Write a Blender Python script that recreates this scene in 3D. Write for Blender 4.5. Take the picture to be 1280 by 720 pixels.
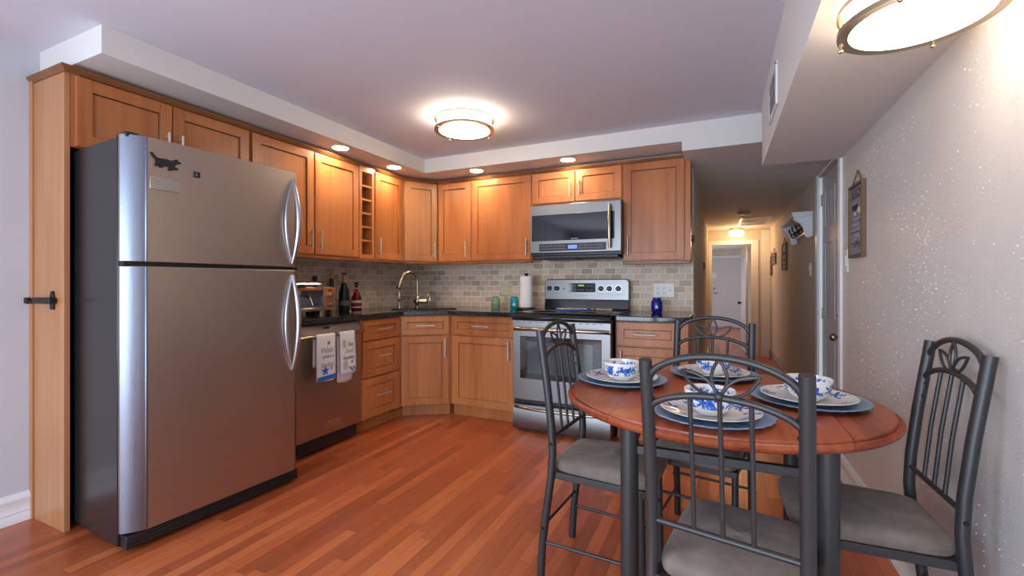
import bpy, bmesh, math, random
from mathutils import Vector, Matrix
random.seed(4)
PI = math.pi
sc = bpy.context.scene
COL = sc.collection
for o in list(bpy.data.objects): bpy.data.objects.remove(o)

# ------------------------------------------------------------------ camera, world, exposure, window light
cam_d = bpy.data.cameras.new('camera'); cam = bpy.data.objects.new('camera', cam_d); COL.objects.link(cam)
cam_d.sensor_width = 36; cam_d.lens = 563/1280*36; cam_d.shift_y = -6/1280; cam_d.clip_start = .02
cam.location = (0, 0, 1.15); cam.rotation_euler = (PI/2, 0, math.radians(24.8))
sc.camera = cam
vs = sc.view_settings
vs.view_transform = 'Standard'; vs.look = 'None'; vs.gamma = 1; vs.use_curve_mapping = False
vs.exposure = 0.5
w = bpy.data.worlds.new('daylight'); sc.world = w; w.use_nodes = True
bg = w.node_tree.nodes['Background']; bg.inputs[0].default_value = (.62, .78, 1, 1); bg.inputs[1].default_value = 1.2

def light(name, kind, loc, energy, color, rot=(0, 0, 0), size=None, size_y=None, spot=None):
    d = bpy.data.lights.new(name, kind); d.energy = energy; d.color = color
    if kind == 'AREA':
        d.shape = 'RECTANGLE'; d.size = size; d.size_y = size_y or size
    elif kind == 'SPOT':
        d.spot_size = spot; d.spot_blend = .6; d.shadow_soft_size = size or .05
    else: d.shadow_soft_size = size or .05
    o = bpy.data.objects.new(name, d); COL.objects.link(o); o.location = loc; o.rotation_euler = rot
    return o
# daylight through the patio door and the side window behind the camera, and through the window of the far room
light('patio_door_daylight', 'AREA', (-1.15, -2.52, 1.02), 88, (.72, .86, 1.0), (PI/2, 0, 0), 2.7, 1.9)
light('side_window_daylight', 'AREA', (-2.99, -1.0, 1.25), 32, (.70, .85, 1.0), (0, -PI/2, 0), 1.3, 1.5)
light('far_room_daylight', 'AREA', (-1.35, 12.0, 1.0), 34, (.80, .88, 1.0), (0, -PI/2, 0), 1.4, 1.8)

# ------------------------------------------------------------------ node helpers
class S:
    def __init__(s, nt, k): s.nt, s.k = nt, k
    def _m(s, op, *a):
        n = s.nt.nodes.new('ShaderNodeMath'); n.operation = op
        for i, v in enumerate((s,)+a):
            if isinstance(v, S): s.nt.links.new(v.k, n.inputs[i])
            else: n.inputs[i].default_value = v
        return S(s.nt, n.outputs[0])
    def __add__(s, o): return s._m('ADD', o)
    def __sub__(s, o): return s._m('SUBTRACT', o)
    def __mul__(s, o): return s._m('MULTIPLY', o)
    def __truediv__(s, o): return s._m('DIVIDE', o)
    def gt(s, o): return s._m('GREATER_THAN', o)
    def lt(s, o): return s._m('LESS_THAN', o)
    def fl(s): return s._m('FLOOR')
    def fr(s): return s._m('FRACT')
    def abs(s): return s._m('ABSOLUTE')
    def mn(s, o): return s._m('MINIMUM', o)
    def mx(s, o): return s._m('MAXIMUM', o)
    def sq(s): return s._m('SQRT')
    def cos(s): return s._m('COSINE')
    def at2(s, o): return s._m('ARCTAN2', o)
    def step(s, a, b):
        n = s.nt.nodes.new('ShaderNodeMapRange'); n.interpolation_type = 'SMOOTHSTEP'
        s.nt.links.new(s.k, n.inputs[0]); n.inputs[1].default_value = a; n.inputs[2].default_value = b
        return S(s.nt, n.outputs[0])

class M:
    """one material: principled shader and small helpers to feed it"""
    def __init__(s, name, color=(.8, .8, .8), rough=.5, metal=0, spec=.5, **kw):
        s.m = bpy.data.materials.new(name); s.m.use_nodes = True; s.nt = s.m.node_tree
        s.b = s.nt.nodes['Principled BSDF']
        s.b.inputs['Base Color'].default_value = (*color, 1); s.b.inputs['Roughness'].default_value = rough
        s.b.inputs['Metallic'].default_value = metal; s.b.inputs['Specular IOR Level'].default_value = spec
        for k, v in kw.items(): s.b.inputs[k.replace('_', ' ')].default_value = v
        s._co = None
    def co(s):
        if s._co is None:
            t = s.nt.nodes.new('ShaderNodeTexCoord'); s._v = t.outputs['Object']
            n = s.nt.nodes.new('ShaderNodeSeparateXYZ'); s.nt.links.new(s._v, n.inputs[0])
            s._co = [S(s.nt, n.outputs[i]) for i in range(3)]
        return s._co
    def vec(s, x, y, z):
        n = s.nt.nodes.new('ShaderNodeCombineXYZ')
        for i, v in enumerate((x, y, z)):
            if isinstance(v, S): s.nt.links.new(v.k, n.inputs[i])
            else: n.inputs[i].default_value = v
        return n.outputs[0]
    def rnd(s):
        n = s.nt.nodes.new('ShaderNodeObjectInfo'); return S(s.nt, n.outputs['Random'])
    def noise(s, v, scale=1, detail=3, rough=.5):
        n = s.nt.nodes.new('ShaderNodeTexNoise'); s.nt.links.new(v, n.inputs['Vector'])
        n.inputs['Scale'].default_value = scale; n.inputs['Detail'].default_value = detail; n.inputs['Roughness'].default_value = rough
        return S(s.nt, n.outputs['Fac'])
    def white(s, v):
        n = s.nt.nodes.new('ShaderNodeTexWhiteNoise'); s.nt.links.new(v, n.inputs['Vector']); return S(s.nt, n.outputs['Value'])
    def voro(s, v, scale):
        n = s.nt.nodes.new('ShaderNodeTexVoronoi'); s.nt.links.new(v, n.inputs['Vector']); n.inputs['Scale'].default_value = scale
        return S(s.nt, n.outputs['Distance']), n.outputs['Color']
    def ramp(s, f, stops):
        n = s.nt.nodes.new('ShaderNodeValToRGB'); s.nt.links.new(f.k, n.inputs[0])
        e = n.color_ramp.elements
        while len(e) < len(stops): e.new(.5)
        for i, (p, c) in enumerate(stops): e[i].position = p; e[i].color = (*c, 1)
        return n.outputs[0]
    def mix(s, f, a, b):
        n = s.nt.nodes.new('ShaderNodeMix'); n.data_type = 'RGBA'
        if isinstance(f, S): s.nt.links.new(f.k, n.inputs[0])
        else: n.inputs[0].default_value = f
        for i, v in ((6, a), (7, b)):
            if isinstance(v, tuple): n.inputs[i].default_value = (*v, 1)
            else: s.nt.links.new(v, n.inputs[i])
        return n.outputs[2]
    def color(s, sock): s.nt.links.new(sock, s.b.inputs['Base Color']); return s
    def inp(s, name, f): s.nt.links.new(f.k, s.b.inputs[name]); return s
    def bump(s, f, dist=.002, strength=1):
        n = s.nt.nodes.new('ShaderNodeBump'); n.inputs['Distance'].default_value = dist; n.inputs['Strength'].default_value = strength
        s.nt.links.new(f.k, n.inputs['Height']); s.nt.links.new(n.outputs[0], s.b.inputs['Normal']); return s
    def emit(s, c, e): s.b.inputs['Emission Color'].default_value = (*c, 1); s.b.inputs['Emission Strength'].default_value = e; return s

# ------------------------------------------------------------------ materials
def wood(name, a, b, c, axis=2, rough=.32, scale=1, lo=.3, hi=.72):
    m = M(name, rough=rough, spec=.4); x, y, z = m.co(); r = m.rnd()*7
    st = [30*scale, 30*scale, 30*scale]; st[axis] = 1.6*scale
    v = m.vec(x*st[0]+r, y*st[1]+r, z*st[2]+r)
    g = m.noise(v, 1, 4, .55)
    st2 = [5*scale]*3; st2[axis] = .9*scale
    v2 = m.vec(x*st2[0]+r, y*st2[1], z*st2[2]+r)
    g2 = m.noise(v2, 1, 2, .5)
    m.color(m.ramp(g*.45+g2*.55+(m.rnd()-.5)*.10, [(lo, a), (.5, b), (hi, c)]))
    return m
MAPLE = wood('maple_wood', (.335, .103, .030), (.455, .160, .050), (.55, .216, .076))
MAPLE_PALE = wood('pale_maple_wood', (.37, .155, .062), (.45, .205, .088), (.52, .26, .12))
MAPLE_IN = M('cabinet_inside', (.22, .085, .03), .5)
GLAZE = M('dark_glaze_line', (.045, .016, .008), .5)
MOULD = wood('moulding_wood', (.16, .058, .019), (.24, .09, .03), (.32, .13, .045), axis=1)
TABLE = wood('table_oak', (.20, .036, .011), (.30, .058, .018), (.37, .084, .028), axis=1, rough=.38, scale=2.2, lo=.41, hi=.60)
TABLE.b.inputs['Coat Weight'].default_value = .08; TABLE.b.inputs['Coat Roughness'].default_value = .15
RANGEH = None

FLOOR = M('red_oak_floor', rough=.3, spec=.5)
def _floor(m):
    x, y, z = m.co()
    u = x/.0585; row = u.fl(); off = m.white(m.vec(row, 3.3, 0))
    v = (y + off*7)/.78; pl = v.fl()
    r = m.white(m.vec(row, pl, 1.7)); r2 = m.white(m.vec(row, pl, 9.2))
    g = m.noise(m.vec(x*46+r*30, y*2.4+r2*50, 0), 1, 6, .68)
    g2 = m.noise(m.vec(x*130+r*30, y*5, 0), 1, 2, .6)
    f = r*.46 + g*.54 + (g2-.5)*.22
    col = m.ramp(f, [(.17, (.225, .044, .015)), (.41, (.38, .084, .026)), (.61, (.48, .116, .035)), (.84, (.61, .19, .064))])
    gap = (u.fr()-.5).abs().gt(.482).mx(((v.fr()-.5).abs()).gt(.4985))
    m.color(m.mix(gap*.65, col, (.07, .016, .008)))
    m.inp('Roughness', g*.16+.26)
    m.bump(gap*-1+g2*.25, .0012, .35)
_floor(FLOOR); FLOOR.b.inputs['Coat Weight'].default_value = .25; FLOOR.b.inputs['Coat Roughness'].default_value = .18

def paint(name, c, bump=0, rough=.75):
    m = M(name, c, rough, spec=.3)
    if bump:
        x, y, z = m.co(); n = m.noise(m.vec(x, y, z), 140, 3, .6); m.bump(n, bump, .35)
    return m
W_CEIL = paint('ceiling_paint', (.72, .725, .81), .0015)
W_SOF = paint('soffit_paint', (.72, .70, .67), .001)
W_LEFT = paint('left_wall_paint', (.56, .575, .61), .001)
W_HALL = paint('hall_wall_paint', (.66, .58, .48), .001)
W_TRIM = paint('white_trim_paint', (.80, .81, .84), 0, .35)
W_DOOR = paint('door_paint', (.60, .575, .59), 0, .45)
W_TEX = M('splatter_textured_paint', (.66, .63, .60), .36, spec=.5)
def _tex(m):
    x, y, z = m.co(); v = m.vec(x, y, z)
    d, c = m.voro(v, 170); d2, c2 = m.voro(v, 90)
    ms = m.noise(v, 5.5, 3, .65).step(.44, .60)
    ms2 = m.noise(v, 3.2, 2, .6).step(.5, .62)
    n = m.noise(v, 60, 3, .6)
    h = (d.step(.08, .34)*-1+1)*ms + (d2.step(.05, .26)*-1+1)*ms2*1.3 + n*.12
    m.bump(h, .0022, 1)
_tex(W_TEX)
SPLAT = M('paint_splatter_lumps', (.78, .755, .73), .3, spec=.6)  # same paint as the wall, lightened so the lumps read as glints

def tile(name, ax):
    m = M(name, rough=.55, spec=.35); c = m.co(); u, z = c[ax], c[2]
    b = m.nt.nodes.new('ShaderNodeTexBrick'); m.nt.links.new(m.vec(u, z, 0), b.inputs[0])
    b.inputs['Scale'].default_value = 1; b.inputs['Brick Width'].default_value = .1045; b.inputs['Row Height'].default_value = .0535
    b.inputs['Mortar Size'].default_value = .0030; b.inputs['Mortar Smooth'].default_value = .25; b.inputs['Bias'].default_value = 0
    b.inputs['Color1'].default_value = (0, 0, 0, 1); b.inputs['Color2'].default_value = (1, 1, 1, 1); b.inputs['Mortar'].default_value = (.5, .5, .5, 1)
    sp = m.nt.nodes.new('ShaderNodeSeparateColor'); m.nt.links.new(b.outputs['Color'], sp.inputs[0]); r = S(m.nt, sp.outputs[0])
    n = m.noise(m.vec(c[0], c[1], z), 55, 4, .65)
    col = m.ramp(r*.65+n*.35, [(.1, (.42, .30, .20)), (.4, (.62, .475, .345)), (.65, (.73, .58, .44)), (.9, (.78, .57, .38))])
    mo = S(m.nt, b.outputs['Fac'])
    m.color(m.mix(mo, col, (.90, .86, .80)))
    m.bump(mo*-1+n*.35, .003, .6)
    return m
TILE_X = tile('tumbled_tile_back', 0); TILE_Y = tile('tumbled_tile_left', 1)

GRAN = M('black_granite', rough=.09, spec=.6)
def _gr(m):
    x, y, z = m.co(); v = m.vec(x, y, z); d, c = m.voro(v, 260); n = m.noise(v, 120, 3, .6)
    m.color(m.mix(d.lt(.22)*n.gt(.5), m.ramp(n, [(.35, (.006, .007, .008)), (.75, (.03, .033, .036))]), (.33, .34, .33)))
_gr(GRAN)

def steel(name, c=(.60, .57, .54), rough=.3, ax=2, st=.25):
    m = M(name, c, rough, 1); x, y, z = m.co(); s = [260, 260, 260]; s[ax] = 4
    n = m.noise(m.vec(x*s[0], y*s[1], z*s[2]), 1, 2, .5); m.inp('Roughness', n*.16+(rough-.08)); m.bump(n, .0004, st)
    return m
STEEL = steel('stainless_steel'); STEEL_H = steel('stainless_steel_horizontal_grain', (.225, .22, .22), .36, ax=0)
STEEL_F = steel('fridge_stainless_steel', (.46, .38, .315), .42, 0, .3)
STEEL_D = steel('dishwasher_stainless_steel', (.44, .395, .36), .36, 1, .3)
HAND = M('satin_handle_steel', (.46, .475, .53), .28, 1)
EDGE = steel('fridge_door_edge_tinted_steel', (.21, .225, .275), .30, 2, .3)  # same steel as the door front, darkened and blued to tone down its window reflection
PULL = M('satin_pull_steel', (.58, .57, .55), .35, .55)
NICK = M('brushed_nickel', (.55, .51, .45), .27, 1)
BRASS = M('antique_nickel', (.42, .36, .27), .25, 1)
BLACK = M('black_plastic', (.012, .012, .013), .4)
BLKGL = M('black_glass', (.008, .010, .012), .05, spec=.7)
FRSIDE = M('fridge_black_side', (.014, .013, .014), .24, spec=.45)
GUN = M('gunmetal_powder_coat', (.034, .034, .035), .38, .2, spec=.6)
FAB = M('taupe_microfiber', (.24, .20, .175), .9, spec=.2, Sheen_Weight=.15)
def _fab(m):
    x, y, z = m.co(); v = m.vec(x, y, z); n = m.noise(v, 9, 3, .6); n2 = m.noise(v, 600, 2, .5)
    m.color(m.ramp(n, [(.3, (.145, .113, .093)), (.55, (.215, .173, .144)), (.75, (.28, .23, .195))])); m.bump(n2, .0012, .5)
_fab(FAB)
WHITE = M('white_plastic', (.78, .77, .74), .4)
CREAM = M('almond_plastic', (.62, .56, .36), .4)
PAPER = M('paper_towel', (.82, .78, .74), .9, spec=.1)
x, y, z = PAPER.co(); PAPER.bump(PAPER.voro(PAPER.vec(x, y, z), 140)[0], .002, .4)
IRON = M('black_iron', (.02, .02, .02), .45, .6)
BRONZE = M('bronze_ring', (.58, .47, .33), .3, 1)
GLOW = M('lit_frosted_glass', (.9, .88, .84), .4).emit((1, .85, .68), 8.5)
GLOW_K = M('lit_kitchen_lamp_glass', (.9, .88, .84), .4).emit((1, .82, .60), 13)
GLOW_C = M('lit_downlight_lens', (.9, .9, .88), .4).emit((1, .80, .55), 30)
GLOW_H = M('lit_hall_glass', (.9, .85, .75), .4).emit((1, .74, .42), 7)
CHARGER = M('slate_blue_charger', rough=.45)
def _ch(m):
    x, y, z = m.co(); a = y.at2(x)*1.0; n = m.noise(m.vec(x*14, y*90, z), 1, 4, .6)
    m.color(m.ramp(n, [(.3, (.13, .20, .30)), (.55, (.20, .29, .41)), (.75, (.28, .37, .48))])); m.bump(n, .002, .4)
_ch(CHARGER)
SLATE_DARK = M('charger_underside', (.03, .04, .05), .5)

def ceramic(name, kind):
    m = M(name, rough=.12, spec=.55, Coat_Weight=.4); x, y, z = m.co(); rn = m.rnd()*20
    v = m.vec(x+rn, y+rn, z)
    n1 = m.noise(v, 34, 4, .7); n2 = m.noise(v, 16, 2, .5); n3 = m.noise(v, 70, 3, .7)
    r = (x*x+y*y).sq(); th = y.at2(x)
    if kind == 'bowl':
        band = z.step(.018, .024)*z.step(.062, .056)*r.gt(.036)
        
        # starfish every 72 degrees on the outside
        fa = ((th*(5/(2*PI))+.5).fr()-.5)*(2*PI/5)*.066; fz = z-.040
        rr = (fa*fa+fz*fz).sq(); ang = fz.at2(fa)
        star = (rr - ((ang*5).cos()*.008+.013)).lt(0)
        mask = (n1.gt(.50)*n2.gt(.40)).mx(star)*band
    else:
        ring = r.gt(.068)*r.lt(.134)
        fa = ((th*(5/(2*PI))+.5).fr()-.5)*(2*PI/5)*.10; fr = r-.104
        rr = (fa*fa+fr*fr).sq(); ang = fr.at2(fa)
        star = (rr - ((ang*5).cos()*.011+.017)).lt(0)
        mask = (n1.gt(.55)*n2.gt(.48)).mx(star)*ring*z.gt(.008)
    blue = m.ramp(n3, [(.3, (.008, .04, .30)), (.5, (.02, .12, .52)), (.68, (.16, .42, .68)), (.8, (.30, .58, .62))])
    m.color(m.mix(mask, (.82, .79, .74), blue))
    return m
BOWL = ceramic('beach_print_bowl_glaze', 'bowl'); PLATE = ceramic('beach_print_plate_glaze', 'plate')
def glassy(name, c, rough=.03, tr=.85):
    return M(name, c, rough, spec=.6, Transmission_Weight=tr, IOR=1.3)
PANE = M('window_glass', (.9, .95, 1), .02, Transmission_Weight=1, IOR=1.02)
TOWEL = M('cotton_towel', (.80, .78, .77), .9, spec=.15)
INK_B = M('blue_print', (.025, .14, .50), .8); INK_G = M('grey_print', (.30, .31, .31), .8); INK_K = M('charcoal_print', (.03, .03, .04), .8)
INK_T = M('tan_print', (.52, .46, .34), .8); INK_W = M('white_print', (.85, .85, .85), .6)
SIGNW = M('weathered_plank', rough=.8)
x, y, z = SIGNW.co(); SIGNW.color(SIGNW.ramp(SIGNW.noise(SIGNW.vec(x*10, y*10, z*80), 1, 4, .6), [(.3, (.16, .14, .19)), (.7, (.34, .29, .35))]))
SIGNF = M('brown_sign_frame', (.17, .095, .05), .7); ROPE = M('jute_rope', (.22, .13, .06), .9)

# ------------------------------------------------------------------ mesh helpers
class MB:
    def __init__(s): s.v, s.f, s.mi, s.cur = [], [], [], 0
    def m(s, i): s.cur = i; return s
    def add(s, vs, fs):
        o = len(s.v); s.v += [tuple(p) for p in vs]
        for f in fs: s.f.append([i+o for i in f]); s.mi.append(s.cur)
        return s
    def box(s, x0, x1, y0, y1, z0, z1):
        return s.add([(x0, y0, z0), (x1, y0, z0), (x1, y1, z0), (x0, y1, z0), (x0, y0, z1), (x1, y0, z1), (x1, y1, z1), (x0, y1, z1)],
                     [(0, 3, 2, 1), (4, 5, 6, 7), (0, 1, 5, 4), (1, 2, 6, 5), (2, 3, 7, 6), (3, 0, 4, 7)])
    def prism(s, poly, a0, a1, axis=2):
        """polygon in the two other axes, extruded along axis"""
        n = len(poly)
        def P(p, a): return {2: (p[0], p[1], a), 1: (p[0], a, p[1]), 0: (a, p[0], p[1])}[axis]
        vs = [P(p, a0) for p in poly]+[P(p, a1) for p in poly]
        fs = [tuple(range(n))[::-1], tuple(range(n, 2*n))]+[(i, (i+1) % n, n+(i+1) % n, n+i) for i in range(n)]
        return s.add(vs, fs)
    def tube(s, pts, r, n=10, closed=False, caps=True, flat=1):
        P = [Vector(p) for p in pts]; k = len(P); R = r if isinstance(r, (list, tuple)) else [r]*k
        rings = []; up = None
        for i in range(k):
            a = P[(i-1) % k] if closed or i > 0 else P[i]; b = P[(i+1) % k] if closed or i < k-1 else P[i]
            t = (b-a).normalized()
            if up is None:
                up = Vector((0, 0, 1)) if abs(t.z) < .9 else Vector((1, 0, 0))
            x = up-t*up.dot(t); x.normalize(); yv = t.cross(x); up = x
            rings.append([P[i]+(x*math.cos(2*PI*j/n)*R[i]+yv*math.sin(2*PI*j/n)*R[i]*flat) for j in range(n)])
        vs = [p for g in rings for p in g]; fs = []
        for i in range(k if closed else k-1):
            for j in range(n):
                a, b = i*n, ((i+1) % k)*n
                fs.append((a+j, a+(j+1) % n, b+(j+1) % n, b+j))
        if caps and not closed: fs += [tuple(range(n))[::-1], tuple(range((k-1)*n, k*n))]
        return s.add(vs, fs)
    def lathe(s, prof, n=32, c=(0, 0, 0), sx=1, sy=1, ripple=None):
        vs = []; fs = []; k = len(prof)
        for i, (r, z) in enumerate(prof):
            for j in range(n):
                a = 2*PI*j/n; q = r*(1+(ripple(a, i) if ripple else 0))
                vs.append((c[0]+q*math.cos(a)*sx, c[1]+q*math.sin(a)*sy, c[2]+z))
        for i in range(k-1):
            for j in range(n): fs.append((i*n+j, i*n+(j+1) % n, (i+1)*n+(j+1) % n, (i+1)*n+j))
        if prof[0][0] > 0: fs.append(tuple(range(n))[::-1])
        if prof[-1][0] > 0: fs.append(tuple(range((k-1)*n, k*n)))
        return s.add(vs, fs)
    def sphere(s, c, r, n=14, sx=1, sy=1, sz=1):
        pr = [(max(1e-5, r*math.sin(PI*i/8)), -r*math.cos(PI*i/8)*sz) for i in range(9)]
        return s.lathe(pr, n, c, sx, sy)
    def xf(s, mt): s.v = [tuple(mt @ Vector(p)) for p in s.v]; return s
    def build(s, name, mats, parent=None, smooth=True, bevel=0, world=False, seg=2):
        if world and parent is not None:
            inv = parent.matrix_basis.inverted(); s.xf(inv)
        me = bpy.data.meshes.new(name); me.from_pydata(s.v, [], s.f)
        for m in (mats if isinstance(mats, (list, tuple)) else [mats]): me.materials.append(m.m)
        me.polygons.foreach_set('material_index', s.mi); me.update()
        b = bmesh.new(); b.from_mesh(me); bmesh.ops.remove_doubles(b, verts=b.verts, dist=1e-6); bmesh.ops.recalc_face_normals(b, faces=b.faces); b.to_mesh(me); b.free()
        if smooth:
            me.shade_smooth(); me.set_sharp_from_angle(angle=math.radians(38))
        o = bpy.data.objects.new(name, me); COL.objects.link(o)
        if parent is not None: o.parent = parent
        if bevel:
            q = o.modifiers.new('bevel', 'BEVEL'); q.width = bevel; q.segments = seg; q.limit_method = 'ANGLE'; q.angle_limit = math.radians(50)
        return o

def tag(o, label, cat, group=None):
    o['label'] = label; o['category'] = cat
    if group: o['group'] = group
    return o
def thing(name, label, cat, loc=(0, 0, 0), rz=0, group=None):
    o = bpy.data.objects.new(name, None); COL.objects.link(o); o.location = loc; o.rotation_euler = (0, 0, rz); o.empty_display_size = .05
    o.matrix_basis = Matrix.Translation(loc) @ Matrix.Rotation(rz, 4, 'Z')
    return tag(o, label, cat, group)
def struct(o): o['kind'] = 'structure'; return o
def dup(o, parent=None):
    c = o.copy(); COL.objects.link(c)
    if parent is not None: c.parent = parent
    for ch in [k for k in bpy.data.objects if k.parent == o]: dup(ch, c)
    return c
def text(mb, s, size, mt, depth=.0008, align='CENTER', sx=1, bold=0, shear=0):
    """adds lettering to mb; mt maps x=right, y=up, z=out to the place"""
    cu = bpy.data.curves.new('lettering', 'FONT'); cu.body = s; cu.size = size; cu.extrude = depth; cu.align_x = align; cu.offset = bold; cu.shear = shear
    cu.resolution_u = 2
    o = bpy.data.objects.new('lettering', cu); COL.objects.link(o); bpy.context.view_layer.update()
    me = bpy.data.meshes.new_from_object(o.evaluated_get(bpy.context.evaluated_depsgraph_get()))
    mb.add([mt @ Vector((v.co.x*sx, v.co.y, v.co.z)) for v in me.vertices], [tuple(p.vertices) for p in me.polygons])
    bpy.data.objects.remove(o); bpy.data.meshes.remove(me); bpy.data.curves.remove(cu)
def frame(o, right, up):
    r = Vector(right).normalized(); u = Vector(up).normalized(); n = r.cross(u)
    return Matrix(((r.x, u.x, n.x, o[0]), (r.y, u.y, n.y, o[1]), (r.z, u.z, n.z, o[2]), (0, 0, 0, 1)))
def star(n, r0, r1, a0=PI/2):
    return [((r0 if i % 2 == 0 else r1)*math.cos(a0+PI*i/n), (r0 if i % 2 == 0 else r1)*math.sin(a0+PI*i/n)) for i in range(2*n)]
def R(d): return math.radians(d)

# ------------------------------------------------------------------ the setting
XL, XR, YB, ZC, YN = -3.073, .657, 4.0, 2.299, -2.6
HX, HL, HC, HF, YE = .787, -.20, 2.102, -.14, 9.0
struct(MB().box(XL-.1, XR+.2, YN-.1, 3.6, -.12, 0).box(XL-.1, HL, 3.6, YB+.1, -.12, 0).build('floor', FLOOR, smooth=False))
struct(MB().box(HL-.1, HX+.1, 3.6, YE+.05, HF-.1, HF).build('floor_hall', FLOOR, smooth=False))
struct(MB().box(-1.6, 1.6, YE+.05, 14.6, HF-.1, HF).build('floor_far', FLOOR, smooth=False))
struct(MB().box(HL, HX, 3.585, 3.615, HF, .004).build('trim_1', MOULD, bevel=.004))
struct(MB().box(XL-.1, XR+.2, YN-.1, YB+.1, ZC, ZC+.1).build('ceiling', W_CEIL, smooth=False))
# left wall with its side window opening behind the camera
struct(MB().box(XL-.12, XL, -.3, YB+.1, 0, ZC).box(XL-.12, XL, YN, -1.7, 0, ZC).box(XL-.12, XL, -1.7, -.3, 0, .5).box(XL-.12, XL, -1.7, -.3, 2.0, ZC).build('wall_left', W_LEFT, smooth=False))
struct(MB().box(XL, HL, YB, YB+.1, 0, ZC).build('wall_back', W_SOF, smooth=False))
wr = MB().box(XR, XR+.24, YN, 3.24, 0, ZC); wr.m(1); rw = random.Random(11)
def lump(y, z, r):
    k = 6; a0 = rw.random()*6; n = len(wr.v)
    P = [(XR+.0004, y+r*math.cos(a0+2*PI*i/k), z+r*math.sin(a0+2*PI*i/k)) for i in range(k)]+[(XR-r*.55, y+r*.5*math.cos(a0+2*PI*i/k), z+r*.5*math.sin(a0+2*PI*i/k)) for i in range(k)]+[(XR-r*.72, y, z)]
    wr.add(P, [(i, (i+1) % k, k+(i+1) % k, k+i) for i in range(k)]+[(k+i, k+(i+1) % k, 2*k) for i in range(k)])
for c_ in range(170):      # splatter thrown on in clusters, denser and finer here and there
    cy, cz = rw.uniform(.55, 3.2), rw.uniform(.15, 1.88); sy, sz = rw.uniform(.03, .12), rw.uniform(.05, .22)
    for q in range(rw.randint(8, 34)):
        y, z = rw.gauss(cy, sy), rw.gauss(cz, sz)
        if .4 < y < 3.22 and .16 < z < 1.885: lump(y, z, .0012+.0026*rw.random()**2.2)
struct(wr.build('wall_right', [W_TEX, SPLAT]))
struct(MB().box(XL-.12, -2.55, YN-.12, YN, 0, ZC).box(.25, XR+.24, YN-.12, YN, 0, ZC).box(-2.55, .25, YN-.12, YN, 2.05, ZC).build('wall_rear', W_LEFT, smooth=False))
# dropped soffits
struct(MB().box(XL, -2.491, 1.05, YB, 2.172, ZC).box(-2.491, -.249, 3.457, YB, 2.172, ZC).build('soffit_kitchen', W_SOF, smooth=False))
struct(MB().box(.242, XR, YN, 3.257, 1.894, ZC).build('soffit_right', W_SOF, smooth=False))
struct(MB().box(-.249, XR+.2, 3.457, YB+.1, HC, ZC).box(-.3, HX+.1, YB+.1, YE+.1, HC, HC+.1).build('ceiling_hall', W_SOF, smooth=False))
struct(MB().box(HL-.1, HL, YB+.1, YE, HF, HC).box(HL-.1,HL,YB,YB+.1,HF,0).build('wall_hall_left', W_HALL, smooth=False))
struct(MB().box(HX, HX+.12, 4.79, YE, HF, HC).box(HX, HX+.12, 3.24, 3.86, HF, HC).box(HX, HX+.12, 3.86, 4.79, 2.07, HC).build('wall_hall_right', W_HALL, smooth=False))
OX0, OX1, OZ = -.148, .512, 1.84
struct(MB().box(HL-.1, OX0, YE, YE+.1, HF, HC).box(OX1, HX+.1, YE, YE+.1, HF, HC).box(OX0, OX1, YE, YE+.1, OZ, HC).build('wall_hall_end', W_HALL, smooth=False))
struct(MB().box(-1.6, 1.6, 14.5, 14.6, HF, 2.2).box(-1.6, -1.5, YE+.1, 14.5, HF, 2.2).box(1.5, 1.6, YE+.1, 14.5, HF, 2.2).box(-1.6, HL-.1, YE+.1, YE+.2, HF, 2.2).box(HX+.1, 1.6, YE+.1, YE+.2, HF, 2.2).build('wall_far', W_HALL, smooth=False))
struct(MB().box(-1.6, 1.6, YE+.1, 14.6, 2.1, 2.2).build('ceiling_far', W_SOF, smooth=False))

def baseboard(name, pts, nrm, h=.14, mat=W_TRIM):
    """moulded board along pts[0]->pts[1]; nrm points into the room"""
    (x0, y0, z), (x1, y1, _) = pts; d = Vector((x1-x0, y1-y0, 0)); L = d.length; d.normalize(); n = Vector((*nrm, 0))
    pr = [(0, 0), (.016, 0), (.016, .035), (.013, .040), (.013, .048), (.015, .052), (.012, .058), (.012, .100), (.016, .106), (.016, .120), (.010, .128), (.008, .14), (0, .14)]
    pr = [(a, b*h/.14) for a, b in pr]; vs = []
    for t in (0, L): vs += [Vector((x0, y0, z))+d*t+n*a+Vector((0, 0, b)) for a, b in pr]
    k = len(pr); fs = [tuple(range(k)), tuple(range(k, 2*k))]+[(i, (i+1) % k, k+(i+1) % k, k+i) for i in range(k)]
    m = MB(); m.add(vs, fs); return struct(m.build(name, mat))
baseboard('baseboard_left', ((XL, YN, 0), (XL, 1.02, 0)), (1, 0))
baseboard('baseboard_right', ((XR, YN, 0), (XR, 3.235, 0)), (-1, 0))
baseboard('baseboard_hall_right', ((HX, 4.88, HF), (HX, YE, HF)), (-1, 0), mat=MOULD)
baseboard('baseboard_hall_left', ((HL, YB, HF), (HL, YE, HF)), (1, 0))
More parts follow.
